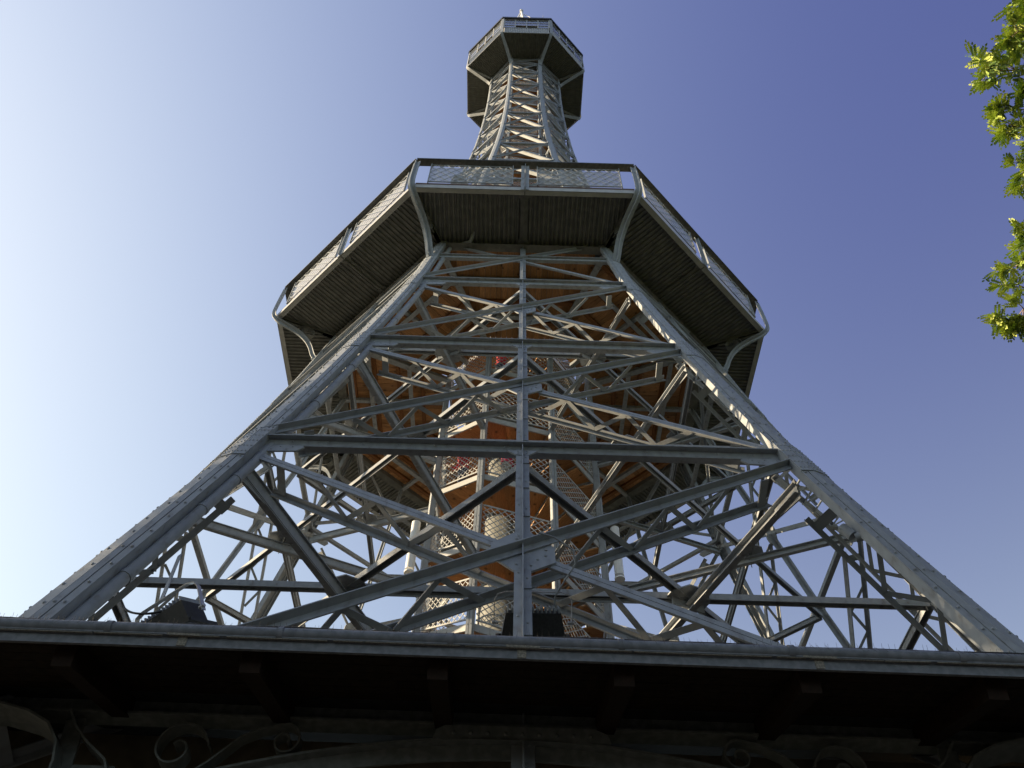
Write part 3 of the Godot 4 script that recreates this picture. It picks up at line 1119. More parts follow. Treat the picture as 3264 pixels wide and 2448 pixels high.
func build_upper_gallery(T: Node3D) -> void:
	var G := holder(T, "upper_gallery")
	var yb := 47.02
	var ro := 3.37
	var apo := ro * cos(H8)
	var wo := ro * sin(H8)
	var t8 := tan(H8)
	var api := 1.9 * cos(H8)
	var b := MB.new()
	var pitch := 0.1
	var cnt := int(wo / pitch)
	var prof := [Vector2(-0.5, 0.03), Vector2(-0.3, 0.0), Vector2(0.0, 0.0), Vector2(0.2, 0.03), Vector2(0.5, 0.03)]
	for half in [-1.0, 1.0]:
		for j in cnt + 1:
			for q in 4:
				var s0: float = (j + 0.5 + prof[q].x) * pitch
				var s1: float = (j + 0.5 + prof[q + 1].x) * pitch
				if s1 > wo - 0.04:
					continue
				var yy0: float = yb + 0.05 + prof[q].y
				var yy1: float = yb + 0.05 + prof[q + 1].y
				var nn := Vector3(-(yy1 - yy0) / (s1 - s0) * half, 1, 0).normalized()
				b.quad(Vector3(s0 * half, yy0, apo - 0.03), Vector3(s1 * half, yy1, apo - 0.03), Vector3(s1 * half, yy1, maxf(api, s1 / t8)), Vector3(s0 * half, yy0, maxf(api, s0 / t8)), -nn)
	var soff := b.mesh()
	var dk := MB.new()
	dk.plate([Vector3(-wo + 0.03, yb + 0.14, apo - 0.05), Vector3(wo - 0.03, yb + 0.14, apo - 0.05), Vector3(0.85 * t8, yb + 0.14, 0.85), Vector3(-0.85 * t8, yb + 0.14, 0.85)], UP, 0.04)
	var deck := dk.mesh()
	var f := MB.new()
	f.bar(Vector3(-wo, yb + 0.04, apo), Vector3(wo, yb + 0.04, apo), UP, 0.08, Vector3(0, 0, 1), 0.03)
	f.bar(Vector3(-1.9 * sin(H8), yb - 0.02, api), Vector3(1.9 * sin(H8), yb - 0.02, api), UP, 0.14, Vector3(0, 0, 1), 0.05)
	var fas := f.mesh()
	# corrugated parapet
	var p := MB.new()
	var np := 26
	for j in np:
		var s0 := -wo + 0.08 + (2.0 * wo - 0.16) * j / np
		var s1 := -wo + 0.08 + (2.0 * wo - 0.16) * (j + 1) / np
		var sm := (s0 + s1) * 0.5
		for q in 2:
			var xa := s0 if q == 0 else sm
			var xb := sm if q == 0 else s1
			var za := apo - 0.02 if q == 0 else apo + 0.02
			var zb := apo + 0.02 if q == 0 else apo - 0.02
			p.quad(Vector3(xa, yb + 0.09, za), Vector3(xb, yb + 0.09, zb), Vector3(xb, yb + 0.95, zb), Vector3(xa, yb + 0.95, za), Vector3(0, 0, 1))
	var par := p.mesh()
	# window frame and panes
	var w := MB.new()
	var y0 := yb + 0.97
	var y1 := yb + 2.58
	var ww := wo - 0.08
	for x in [-ww, -ww * 0.5, 0.0, ww * 0.5, ww]:
		w.bar(Vector3(x, y0, apo), Vector3(x, y1, apo), Vector3(1, 0, 0), 0.05 if absf(x) < ww * 0.9 else 0.09, Vector3(0, 0, 1), 0.05)
	for y in [y0, yb + 1.42, yb + 1.95, y1]:
		w.bar(Vector3(-ww, y, apo), Vector3(ww, y, apo), UP, 0.035, Vector3(0, 0, 1), 0.04)
	var wfm := w.mesh()
	var pane := MB.new()
	pane.box(Vector3.ZERO, Vector3(ww * 0.5 - 0.05, 0.5, 0.008))
	var panem := pane.mesh()
	var low := MB.new()
	low.box(Vector3.ZERO, Vector3(ww * 0.5 - 0.05, 0.41, 0.008))
	var lowm := low.mesh()
	# dark roof rim, roof and ceiling
	var ro2 := 3.47
	var apr := ro2 * cos(H8)
	var wr := ro2 * sin(H8)
	var r := MB.new()
	r.bar(Vector3(-wr, yb + 2.74, apr - 0.02), Vector3(wr, yb + 2.74, apr - 0.02), UP, 0.22, Vector3(0, 0, 1), 0.04)
	r.quad(Vector3(-wr, yb + 2.64, apr), Vector3(wr, yb + 2.64, apr), Vector3(wr * 0.9, yb + 2.62, apr * 0.9), Vector3(-wr * 0.9, yb + 2.62, apr * 0.9), Vector3(0, -1, 0))
	r.tri(Vector3(-wr, yb + 2.86, apr), Vector3(wr, yb + 2.86, apr), Vector3(0, yb + 3.6, 0), Vector3(0, 1, 0.3).normalized(), Vector3(0, 1, 0.3).normalized(), Vector3(0, 1, 0.3).normalized())
	r.tri(Vector3(-wr, yb + 2.62, apr * 0.93), Vector3(wr, yb + 2.62, apr * 0.93), Vector3(0, yb + 2.62, 0), Vector3(0, -1, 0), Vector3(0, -1, 0), Vector3(0, -1, 0))
	var roofm := r.mesh()
	# inner wall behind the windows
	var iw := MB.new()
	iw.bar(Vector3(-1.7 * sin(H8), yb + 0.2, 1.7 * cos(H8)), Vector3(-1.7 * sin(H8), yb + 2.6, 1.7 * cos(H8)), Vector3(1, 0, 0), 2.0 * 1.7 * sin(H8), Vector3(0, 0, 1), 0.03, 1.7 * sin(H8))
	var iwm := iw.mesh()
	# corner bracket and post
	var cb := MB.new()
	var rd := Vector3(sin(H8), 0, cos(H8))
	var tg := Vector3(cos(H8), 0, -sin(H8))
	var path := PackedVector3Array()
	for q in [Vector2(ro + 0.03, yb + 2.6), Vector2(ro + 0.03, yb + 0.1), Vector2(ro, yb - 0.08), Vector2(ro - 0.2, yb - 0.22), Vector2(2.25, yb - 0.82), Vector2(2.03, yb - 1.0), Vector2(2.02, yb - 1.15)]:
		path.append(rd * q.x + UP * q.y)
	cb.ribbon(path, tg, 0.15, 0.02)
	var path2 := PackedVector3Array()
	for q in [Vector2(ro - 0.02, yb - 0.02), Vector2(ro - 0.24, yb - 0.14), Vector2(2.25, yb - 0.72), Vector2(2.0, yb - 0.95)]:
		path2.append(rd * q.x + UP * q.y)
	cb.ribbon(path2, tg, 0.02, 0.09)
	cb.bar(rd * 1.95 + UP * (yb - 0.02), rd * ro + UP * (yb - 0.02), tg, 0.1, UP, 0.06)
	var brm := cb.mesh()
	for k in 8:
		put(G, "corrugated_soffit", soff, M.sheet, roty(k))
		put(G, "deck_plate", deck, M.sheet, roty(k))
		put(G, "fascia", fas, M.bright, roty(k))
		put(G, "corrugated_parapet", par, M.bright, roty(k))
		var wf := put(G, "window_frame", wfm, M.bright, roty(k))
		for i in 4:
			var x := -ww * 0.75 + ww * 0.5 * i
			put(wf, "window_pane", panem, M.glass, Transform3D(Basis.IDENTITY, Vector3(x, yb + 1.685, apo)))
			put(wf, "window_pane", panem, M.glass, Transform3D(Basis.IDENTITY, Vector3(x, yb + 2.25, apo)))
			if i == 0 or i == 3:
				put(wf, "window_pane", lowm, M.glass, Transform3D(Basis.IDENTITY, Vector3(x, yb + 1.2, apo)))
		put(G, "roof_section", roofm, M.dark, roty(k))
		put(G, "inner_wall", iwm, M.maroon, roty(k))
		put(G, "corner_bracket", brm, M.steel, roty(k))
	# tripod mast and thin aerials on the roof
	var a := MB.new()
	var ax := Vector3(-0.32, 54.2, 2.5)
	a.tube(PackedVector3Array([ax, Vector3(-0.95, 49.9, 2.3)]), 0.05, 0.06, 8)
	a.tube(PackedVector3Array([ax, Vector3(-0.05, 49.9, 2.7)]), 0.07, 0.09, 8)
	a.tube(PackedVector3Array([ax, Vector3(-0.3, 50.0, 1.6)]), 0.05, 0.06, 8)
	a.tube(PackedVector3Array([ax - UP * 0.08, ax + UP * 0.12]), 0.11, 0.11, 10)
	put(G, "tripod_mast", a.mesh(), M.white)
	for q in [0.0, 1.0]:
		var e := MB.new()
		var pts := PackedVector3Array()
		for i in 12:
			var t := i / 11.0
			pts.append(Vector3(-0.25 + t * (0.75 + q * 0.6), 53.2 + 0.9 * sin(t * PI * 0.55 + 0.25) * (1.0 - t * (0.75 - q * 0.35)) - t * 1.4, 2.5 - q * 0.3))
		e.tube(pts, 0.022, 0.016, 6)
		put(G, "aerial_rod", e.mesh(), M.white)
	var wp := MB.new()
	wp.tube(PackedVector3Array([Vector3(0.95, 49.9, 2.5), Vector3(0.95, 53.4, 2.5)]), 0.025, 0.012, 6)
	put(G, "aerial_rod", wp.mesh(), M.steel)

# ------------------------------------------------------------------ pavilion at the foot
func spiral(c: Vector2, r0: float, r1: float, a0: float, turns: float, cnt: int) -> Array:
	var out := []
	for i in cnt + 1:
		var t := float(i) / cnt
		var a := a0 + turns * TAU * t
		var r := lerpf(r0, r1, pow(t, 0.8))
		out.append(c + Vector2(cos(a), sin(a)) * r)
	return out

func build_pavilion() -> void:
	var P := holder(self, "entrance_pavilion", Transform3D(Basis(UP, 0.019), Vector3.ZERO))
	tag(P, "low octagonal pavilion with dark eaves, grey gutter and scrolled ironwork around the tower foot", "pavilion")
	var t8 := tan(H8)
	var ez := 10.70
	var ew := ez * t8
	# fascia, rolled gutter and roof slope for each side
	var f := MB.new()
	f.bar(Vector3(-ew, 4.377, ez - 0.01), Vector3(ew, 4.377, ez - 0.01), UP, 0.07, Vector3(0, 0, 1), 0.02)
	var fas := f.mesh()
	var g := MB.new()
	var prev := Vector3.ZERO
	var pn := Vector3.ZERO
	for i in 11:
		var a := lerpf(-PI * 0.5, PI * 0.62, i / 10.0)
		var nn := Vector3(0, sin(a), cos(a))
		var q := Vector3(0, 4.44, ez + 0.01) + nn * 0.034
		if i > 0:
			g.quads(Vector3(-ew, prev.y, prev.z), Vector3(ew, prev.y, prev.z), Vector3(ew, q.y, q.z), Vector3(-ew, q.y, q.z), pn, pn, nn, nn)
		prev = q
		pn = nn
	g.bar(Vector3(-ew, 4.408, ez + 0.012), Vector3(ew, 4.408, ez + 0.012), UP, 0.012, Vector3(0, 0, 1), 0.03)
	var gut := g.mesh()
	var st := MB.new()
	var rng := RandomNumberGenerator.new()
	rng.seed = 77
	var x := -ew + 0.1
	while x < ew - 0.2:
		var l := rng.randf_range(0.15, 0.6)
		st.bar(Vector3(x, 4.398 + rng.randf_range(-0.002, 0.002), ez + 0.02), Vector3(x + l, 4.398 + rng.randf_range(-0.002, 0.002), ez + 0.02), UP, rng.randf_range(0.003, 0.0055), Vector3(0, 0, 1), 0.012)
		x += l + rng.randf_range(0.0, 0.04)
	var stain := st.mesh()
	var r := MB.new()
	var iz := 5.2
	r.quad(Vector3(-ew, 4.46, ez - 0.03), Vector3(ew, 4.46, ez - 0.03), Vector3(iz * t8, 5.5, iz), Vector3(-iz * t8, 5.5, iz), Vector3(0, 1, 0.2))
	var roofm := r.mesh()
	# dark boarded soffit: boards run along the side
	var bw := 0.13
	var sof := []
	for j in 9:
		var z0 := ez - 0.04 - j * bw
		var z1 := z0 - bw + 0.008
		var yy := 4.40 + (ez - z0) * 0.26
		var b := MB.new()
		b.plate([Vector3(-z0 * t8, yy, z0), Vector3(z0 * t8, yy, z0), Vector3(z1 * t8, yy + (z0 - z1) * 0.26, z1), Vector3(-z1 * t8, yy + (z0 - z1) * 0.26, z1)], Vector3(0, 1, 0.26).normalized(), 0.02)
		sof.append(b.mesh())
	var ra := MB.new()
	ra.bar(Vector3(0, 4.345, ez - 0.12), Vector3(0, 4.6, 9.62), UP, 0.13, Vector3(1, 0, 0), 0.115)
	var raf := ra.mesh()
	# beam over the ironwork, wall behind
	var bm := MB.new()
	bm.bar(Vector3(-9.6 * t8, 4.625, 9.55), Vector3(9.6 * t8, 4.625, 9.55), UP, 0.15, Vector3(0, 0, 1), 0.1)
	bm.bar(Vector3(-9.6 * t8, 4.54, 9.6), Vector3(9.6 * t8, 4.54, 9.6), UP, 0.016, Vector3(0, 0, 1), 0.16)
	var beam := bm.mesh()
	var wl := MB.new()
	wl.bar(Vector3(-9.1 * t8, 0.0, 9.1), Vector3(-9.1 * t8, 4.7, 9.1), Vector3(1, 0, 0), 2.0 * 9.1 * t8, Vector3(0, 0, 1), 0.25, 9.1 * t8, -0.12)
	var wall := wl.mesh()
	for k in 8:
		put(P, "eaves_fascia", fas, M.gutter, roty(k))
		put(P, "gutter", gut, M.gutter, roty(k))
		put(P, "roof_slope", roofm, M.roof, roty(k))
		put(P, "cross_beam", beam, M.iron, roty(k))
		put(P, "wall", wall, M.wall, roty(k))
		if k == 0 or k == 1 or k == 7:
			put(P, "stain_line", stain, M.stain, roty(k))
			for m in sof:
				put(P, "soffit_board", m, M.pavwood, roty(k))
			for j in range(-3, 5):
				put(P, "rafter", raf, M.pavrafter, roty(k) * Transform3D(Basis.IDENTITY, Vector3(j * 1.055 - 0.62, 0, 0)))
		else:
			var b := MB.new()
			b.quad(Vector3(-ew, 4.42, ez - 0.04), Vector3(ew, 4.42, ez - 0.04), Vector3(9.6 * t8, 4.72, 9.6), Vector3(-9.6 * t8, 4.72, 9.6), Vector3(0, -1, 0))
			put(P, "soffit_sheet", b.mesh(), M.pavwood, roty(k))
	# gutter clips, cable and bird spikes on the near eave
	var cl := MB.new()
	var pts := PackedVector3Array()
	for i in 9:
		var a := lerpf(-PI * 0.5, PI * 0.7, i / 8.0)
		pts.append(Vector3(0, 4.44 + sin(a) * 0.039, ez + 0.01 + cos(a) * 0.039))
	cl.ribbon(pts, Vector3(1, 0, 0), 0.035, 0.004)
	var clip := cl.mesh()
	for i in 9:
		put(P, "gutter_clip", clip, M.gutter, Transform3D(Basis(Vector3(0, 0, 1), 0.0), Vector3(-4.4 + i * 0.962, 0, 0)))
	var sj := MB.new()
	sj.bar(Vector3(0, 4.345, ez + 0.004), Vector3(0, 4.41, ez + 0.004), Vector3(1, 0, 0), 0.05, Vector3(0, 0, 1), 0.006)
	sj.bar(Vector3(-0.09, 4.405, ez + 0.026), Vector3(0.1, 4.403, ez + 0.026), UP, 0.014, Vector3(0, 0, 1), 0.005)
	var seam := sj.mesh()
	for xx in [-2.05, -0.15, 1.52]:
		put(P, "fascia_seam", seam, M.stain, Transform3D(Basis.IDENTITY, Vector3(xx, 0, 0)))
	var cab := MB.new()
	var cp := PackedVector3Array()
	for i in 60:
		var xx := lerpf(-ew, ew, i / 59.0)
		cp.append(Vector3(xx, 4.482 + 0.004 * sin(xx * 3.1) + 0.003 * sin(xx * 7.7), ez + 0.004))
	cab.tube(cp, 0.0075, 0.0075, 6)
	put(P, "gutter_cable", cab.mesh(), M.cable)
	var sp := MB.new()
	sp.tube(PackedVector3Array([Vector3.ZERO, Vector3(0, 0.55, 0), Vector3(0, 1, 0)]), 1.0, 0.6, 4)
	var tfs := []
	for i in 230:
		var xx := -ew + 0.05 + i * (2.0 * ew - 0.1) / 230.0 + rng.randf_range(-0.012, 0.012)
		for q in 2:
			var d := Vector3(rng.randf_range(-0.12, 0.12), 1.0 if q == 0 else -0.8, 0.3 if q == 0 else 0.55).normalized()
			if q == 1 and rng.randf() < 0.3:
				continue
			var len_ := rng.randf_range(0.022, 0.04) if q == 0 else rng.randf_range(0.05, 0.075)
			var s := Vector3(1, 0, 0)
			s = (s - d * s.dot(d)).normalized()
			tfs.append(Transform3D(Basis(s * 0.0011, d * len_, s.cross(d) * 0.0011), Vector3(xx, 4.47, ez + 0.02) if q == 0 else Vector3(xx, 4.475, ez + 0.036)))
	multi(P, "bird_spikes", sp.mesh(), M.cable, tfs)
	# ironwork frame under the beam
	var zf := 9.63
	for sg in [-1.0, 1.0]:
		var ox := -0.17
		var mk := func(lst: Array) -> PackedVector3Array:
			var o := PackedVector3Array()
			for q in lst:
				o.append(Vector3(ox + sg * (-q.x + ox), q.y, zf) if true else Vector3.ZERO)
			return o
		var s1 := MB.new()
		# big spiral, drawn in the left half's coordinates and mirrored about the arch's middle
		s1.ribbon(mk.call(spiral(Vector2(-2.28, 4.31), 0.2, 0.03, 0.1, 1.35, 40)), Vector3(0, 0, 1), 0.12, 0.012)
		put(P, "iron_scroll", s1.mesh(), M.iron)
		var arm := [Vector2(-2.5, 3.9), Vector2(-2.28, 4.05), Vector2(-2.06, 4.229), Vector2(-1.9, 4.4), Vector2(-1.78, 4.46), Vector2(-1.66, 4.49)]
		arm.append_array(spiral(Vector2(-1.62, 4.385), 0.115, 0.025, 1.5, -1.3, 30))
		var s2 := MB.new()
		s2.ribbon(mk.call(arm), Vector3(0, 0, 1), 0.1, 0.012)
		put(P, "iron_scroll", s2.mesh(), M.iron)
		# flared head of the post
		var s3 := MB.new()
		s3.ribbon(mk.call([Vector2(-3.9, 4.5), Vector2(-3.5, 4.53), Vector2(-3.25, 4.47), Vector2(-3.09, 4.394), Vector2(-2.99, 4.28), Vector2(-2.95, 4.15), Vector2(-2.94, 3.2), Vector2(-2.94, 0.0)]), Vector3(0, 0, 1), 0.3, 0.014)
		s3.ribbon(mk.call([Vector2(-3.03, 4.53), Vector2(-2.95, 4.42), Vector2(-2.84, 4.319), Vector2(-2.68, 4.207), Vector2(-2.62, 4.1), Vector2(-2.62, 3.2), Vector2(-2.62, 0.0)]), Vector3(0, 0, 1), 0.16, 0.014)
		s3.bar(mk.call([Vector2(-2.78, 0.0)])[0], mk.call([Vector2(-2.78, 4.2)])[0], Vector3(1, 0, 0), 0.3, Vector3(0, 0, 1), 0.02)
		s3.bar(mk.call([Vector2(-2.94, 4.1)])[0], mk.call([Vector2(-3.0, 4.5)])[0], Vector3(1, 0, 0), 0.12, Vector3(0, 0, 1), 0.02)
		put(P, "iron_post", s3.mesh(), M.iron)
	var ar := MB.new()
	var ap := PackedVector3Array()
	for i in 33:
		var t := i / 16.0 - 1.0
		ap.append(Vector3(-0.17 + t * 2.6, 4.432 - 0.52 * pow(absf(t), 1.9), zf))
	ar.ribbon(ap, Vector3(0, 0, 1), 0.16, 0.016)
	var ap2 := PackedVector3Array()
	for q in ap:
		ap2.append(q + Vector3(0, -0.055, 0.0))
	ar.ribbon(ap2, Vector3(0, 0, 1), 0.02, 0.1)
	put(P, "iron_arch", ar.mesh(), M.iron)
	var pl := MB.new()
	pl.plate([Vector3(-0.68, 4.42, 9.7), Vector3(-0.66, 4.48, 9.7), Vector3(-0.6, 4.515, 9.7), Vector3(0.36, 4.515, 9.7), Vector3(0.44, 4.48, 9.7), Vector3(0.46, 4.42, 9.7)], Vector3(0, 0, 1), 0.02)
	var plo := put(P, "arch_plate", pl.mesh(), M.iron)
	var rr := []
	for i in 9:
		rr.append(rv(Vector3(-0.55 + i * 0.11, 4.462, 9.71), Vector3(0, 0, 1), 0.014))
	multi(plo, "plate_rivets", rivet_mesh(), M.iron, rr)

# ------------------------------------------------------------------ floodlights
func build_floodlights() -> void:
	# box body with cooling fins, glass front, hoop bracket
	var F := holder(self, "floodlight")
	var body := MB.new()
	body.plate([Vector3(-0.3, -0.12, 0.0), Vector3(0.3, -0.12, 0.0), Vector3(0.26, 0.1, 0.0), Vector3(-0.26, 0.1, 0.0)], Vector3(0, 0, 1), 0.26)
	put(F, "lamp_housing", body.mesh(), M.lamp)
	var fin := MB.new()
	fin.box(Vector3.ZERO, Vector3(0.012, 0.05, 0.24))
	var finm := fin.mesh()
	for i in 13:
		put(F, "cooling_fin", finm, M.steel, Transform3D(Basis.IDENTITY, Vector3(-0.24 + i * 0.04, 0.125, 0)))
	var fr := MB.new()
	for s in [[Vector3(-0.34, -0.14, -0.17), Vector3(0.34, -0.14, -0.17)], [Vector3(-0.34, -0.14, 0.17), Vector3(0.34, -0.14, 0.17)]]:
		fr.bar(s[0], s[1], UP, 0.035, Vector3(0, 0, 1), 0.03)
	for sx in [-0.34, 0.34]:
		fr.bar(Vector3(sx, -0.14, -0.17), Vector3(sx, -0.14, 0.17), UP, 0.035, Vector3(1, 0, 0), 0.03)
	put(F, "lens_frame", fr.mesh(), M.lamp)
	var gl := MB.new()
	gl.box(Vector3(0, -0.15, 0), Vector3(0.64, 0.006, 0.3))
	put(F, "front_glass", gl.mesh(), M.glass)
	var hp := MB.new()
	var hpts := PackedVector3Array()
	for q in [Vector2(-0.37, -0.04), Vector2(-0.37, 0.2), Vector2(-0.34, 0.26), Vector2(-0.26, 0.285), Vector2(0.26, 0.285), Vector2(0.34, 0.26), Vector2(0.37, 0.2), Vector2(0.37, -0.04)]:
		hpts.append(Vector3(q.x, q.y, 0))
	hp.ribbon(hpts, Vector3(0, 0, 1), 0.05, 0.008)
	put(F, "hoop_bracket", hp.mesh(), M.galv)
	for sx in [-0.36, 0.36]:
		var bt := MB.new()
		bt.tube(PackedVector3Array([Vector3(sx - 0.03, 0, 0), Vector3(sx + 0.03, 0, 0)]), 0.018, 0.018, 6)
		put(F, "pivot_bolt", bt.mesh(), M.galv)
	var G := F.duplicate()
	G.name = "floodlight_001"
	add_child(G, true)
	F.transform = Transform3D(Basis.from_euler(Vector3(0.45, -0.45, 0.26)).scaled(Vector3.ONE * 0.88), Vector3(-2.72, 5.62, 9.15))
	tag(F, "black finned floodlight hung on a hoop bracket beside the rain pipe", "floodlight", "floodlights behind the eaves")
	var arm := MB.new()
	arm.bar(Vector3(-0.05, 0.29, 0), F.transform.affine_inverse() * Vector3(-3.12, 6.72, 8.72), Vector3(1, 0, 0), 0.05, Vector3(0, 0, 1), 0.012)
	put(F, "support_arm", arm.mesh(), M.steel)
	var c1 := MB.new()
	var cp := PackedVector3Array()
	for i in 14:
		var t := i / 13.0
		cp.append(Vector3(-0.42 + t * 0.52, 0.42 - sin(t * PI * 0.5) * 0.42 + t * 0.12, 0.06 + 0.14 * sin(t * PI)))
	c1.tube(cp, 0.011, 0.011, 6)
	put(F, "power_cable", c1.mesh(), M.cable)
	G.transform = Transform3D(Basis.from_euler(Vector3(0.75, 0.03, 0.03)).scaled(Vector3.ONE * 0.9), Vector3(0.17, 6.0, 8.8))
	tag(G, "dark floodlight on a hoop bracket clamped behind the centre post of the near side", "floodlight", "floodlights behind the eaves")
	var c2 := MB.new()
	var cq := PackedVector3Array()
	for q in [Vector3(0.2, 0.13, 0.0), Vector3(0.21, 0.25, 0.02), Vector3(0.3, 0.4, 0.05), Vector3(0.4, 0.55, 0.05), Vector3(0.38, 0.68, 0.02), Vector3(0.2, 0.8, 0.0), Vector3(0.05, 0.84, 0.0)]:
		cq.append(q)
	c2.tube(cq, 0.01, 0.01, 6)
	put(G, "power_cable", c2.mesh(), M.steel)

# ------------------------------------------------------------------ trees
func leaf_mesh(pairs: int) -> ArrayMesh:
	# a feathered leaf, 1 m long before scaling: leaflets in pairs along a stalk that droops a little
	var b := MB.new()
	for i in pairs + 1:
		var t := 0.22 + 0.78 * i / pairs
		var base := Vector3(0, -0.18 * t * t, t)
		for sg in ([-1.0, 1.0] if i < pairs else [0.0]):
			var d: Vector3 = Vector3(sg * 0.85, -0.08, 0.45).normalized() if sg != 0.0 else Vector3(0, -0.1, 1).normalized()
			var len_ := 0.34 - 0.1 * absf(t - 0.55)
			var s := d.cross(UP).normalized() * 0.105
			var tip := base + d * len_ + Vector3(0, -0.03, 0)
			var m := base + d * len_ * 0.45
			var nn := Vector3(0.1 * sg, 1, 0.1).normalized()
			b.tri(base, m + s, m - s, nn, nn, nn)
			b.tri(m + s, tip, m - s, nn, nn, nn)
	return b.mesh()

func branch_pts(a: Vector3, e: Vector3, bend: Vector3, cnt: int, rng: RandomNumberGenerator, wob: float) -> PackedVector3Array:
	var o := PackedVector3Array()
	for i in cnt + 1:
		var t := float(i) / cnt
		var p := a.lerp(e, t) + bend * sin(t * PI)
		if i > 0 and i < cnt:
			p += Vector3(rng.randf_range(-wob, wob), rng.randf_range(-wob, wob), rng.randf_range(-wob, wob))
		o.append(p)
	return o

func build_near_tree() -> void:
	var rng := RandomNumberGenerator.new()
	rng.seed = 4242
	var at := Vector3(10.6, 0, 12.6)
	var T := holder(self, "locust_tree", Transform3D(Basis.IDENTITY, at))
	tag(T, "tall tree with sunlit feathery yellow-green leaves reaching in from the right edge", "tree")
	var trunk := MB.new()
	var top := Vector3(9.3, 13.8, 11.6) - at
	var tp := branch_pts(Vector3.ZERO, top, Vector3(0.4, 0, 0.2), 10, rng, 0.08)
	trunk.tube(tp, 0.26, 0.05, 12)
	put(T, "trunk", trunk.mesh(), M.bark)
	# limbs: tips on the side of the tower, then others all round
	var tips := [Vector3(5.2, 11.2, 12.7), Vector3(5.08, 11.1, 12.4), Vector3(4.92, 11.05, 12.0), Vector3(5.35, 11.35, 12.2), Vector3(5.16, 10.85, 11.65), Vector3(5.38, 10.62, 11.42), Vector3(5.44, 10.45, 11.05), Vector3(5.85, 10.25, 10.8), Vector3(5.55, 10.13, 10.45), Vector3(5.52, 9.86, 9.95), Vector3(5.52, 9.74, 9.75), Vector3(5.56, 9.6, 9.52), Vector3(5.7, 11.0, 11.9), Vector3(5.8, 10.1, 10.2), Vector3(5.9, 11.6, 12.6), Vector3(5.9, 9.7, 9.7), Vector3(5.2, 10.7, 11.5), Vector3(5.35, 10.95, 11.9), Vector3(5.3, 11.25, 12.5), Vector3(5.45, 10.55, 11.2), Vector3(5.4, 10.0, 10.15), Vector3(5.45, 9.7, 9.65)]
	for i in 34:
		var a := rng.randf_range(-1.0, 1.0) * 2.4
		var y := rng.randf_range(7.5, 15.0)
		var r := rng.randf_range(1.6, 3.0)
		tips.append(Vector3(9.6 + cos(a) * r, y, 11.9 + sin(a) * r))
	var leaves := []
	var cols := []
	var twig := MB.new()
	for i in tips.size():
		var outer := i < 22
		var tip: Vector3 = tips[i] - at + (Vector3(0.22, 0, 0) if outer else Vector3.ZERO)
		var hy := clampf(tip.y - rng.randf_range(0.6, 1.6), 3.0, 13.0)
		var root: Vector3 = tp[0].lerp(tp[10], hy / 13.8)
		var bp := branch_pts(root, tip, Vector3(0, rng.randf_range(0.1, 0.35), 0), 14, rng, 0.05)
		var lb := MB.new()
		lb.tube(bp, 0.045, 0.006, 6)
		put(T, "limb", lb.mesh(), M.bark)
		# side twigs over the outer part
		var n0 := 5 if outer else 7
		for j in range(n0, 15):
			var p: Vector3 = bp[j]
			var dir: Vector3 = (bp[mini(j + 1, 14)] - bp[maxi(j - 1, 0)]).normalized()
			for q in (3 if outer else 2):
				var reach := rng.randf_range(0.12, 0.32) * (1.0 if outer else 1.5)
				var d := (dir * rng.randf_range(0.2, 1.0) + Vector3(rng.randf_range(-0.7, 0.5), rng.randf_range(-0.7, 0.6), rng.randf_range(-1, 1))).normalized()
				var e := p + d * reach
				twig.tube(PackedVector3Array([p, p.lerp(e, 0.5) + Vector3(0, 0.015, 0), e]), 0.007, 0.003, 4, false)
				for z in (17 if outer else 13):
					var o := p.lerp(e, rng.randf_range(0.3, 1.0))
					var ld := (d * 0.5 + Vector3(rng.randf_range(-1, 0.8), rng.randf_range(-0.9, 0.5), rng.randf_range(-1, 1))).normalized()
					var s := ld.cross(UP + Vector3(rng.randf_range(-0.6, 0.6), 0, rng.randf_range(-0.6, 0.6))).normalized()
					var u := s.cross(ld)
					var k := rng.randf_range(0.085, 0.15) * (1.0 if outer else 1.6)
					leaves.append(Transform3D(Basis(s * k, u * k, ld * k), o))
					var v := rng.randf()
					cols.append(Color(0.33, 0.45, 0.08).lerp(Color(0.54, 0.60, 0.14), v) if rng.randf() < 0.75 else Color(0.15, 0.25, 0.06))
	put(T, "twigs", twig.mesh(), M.bark)
	multi(T, "crown", leaf_mesh(5), M.leaf, leaves, cols)

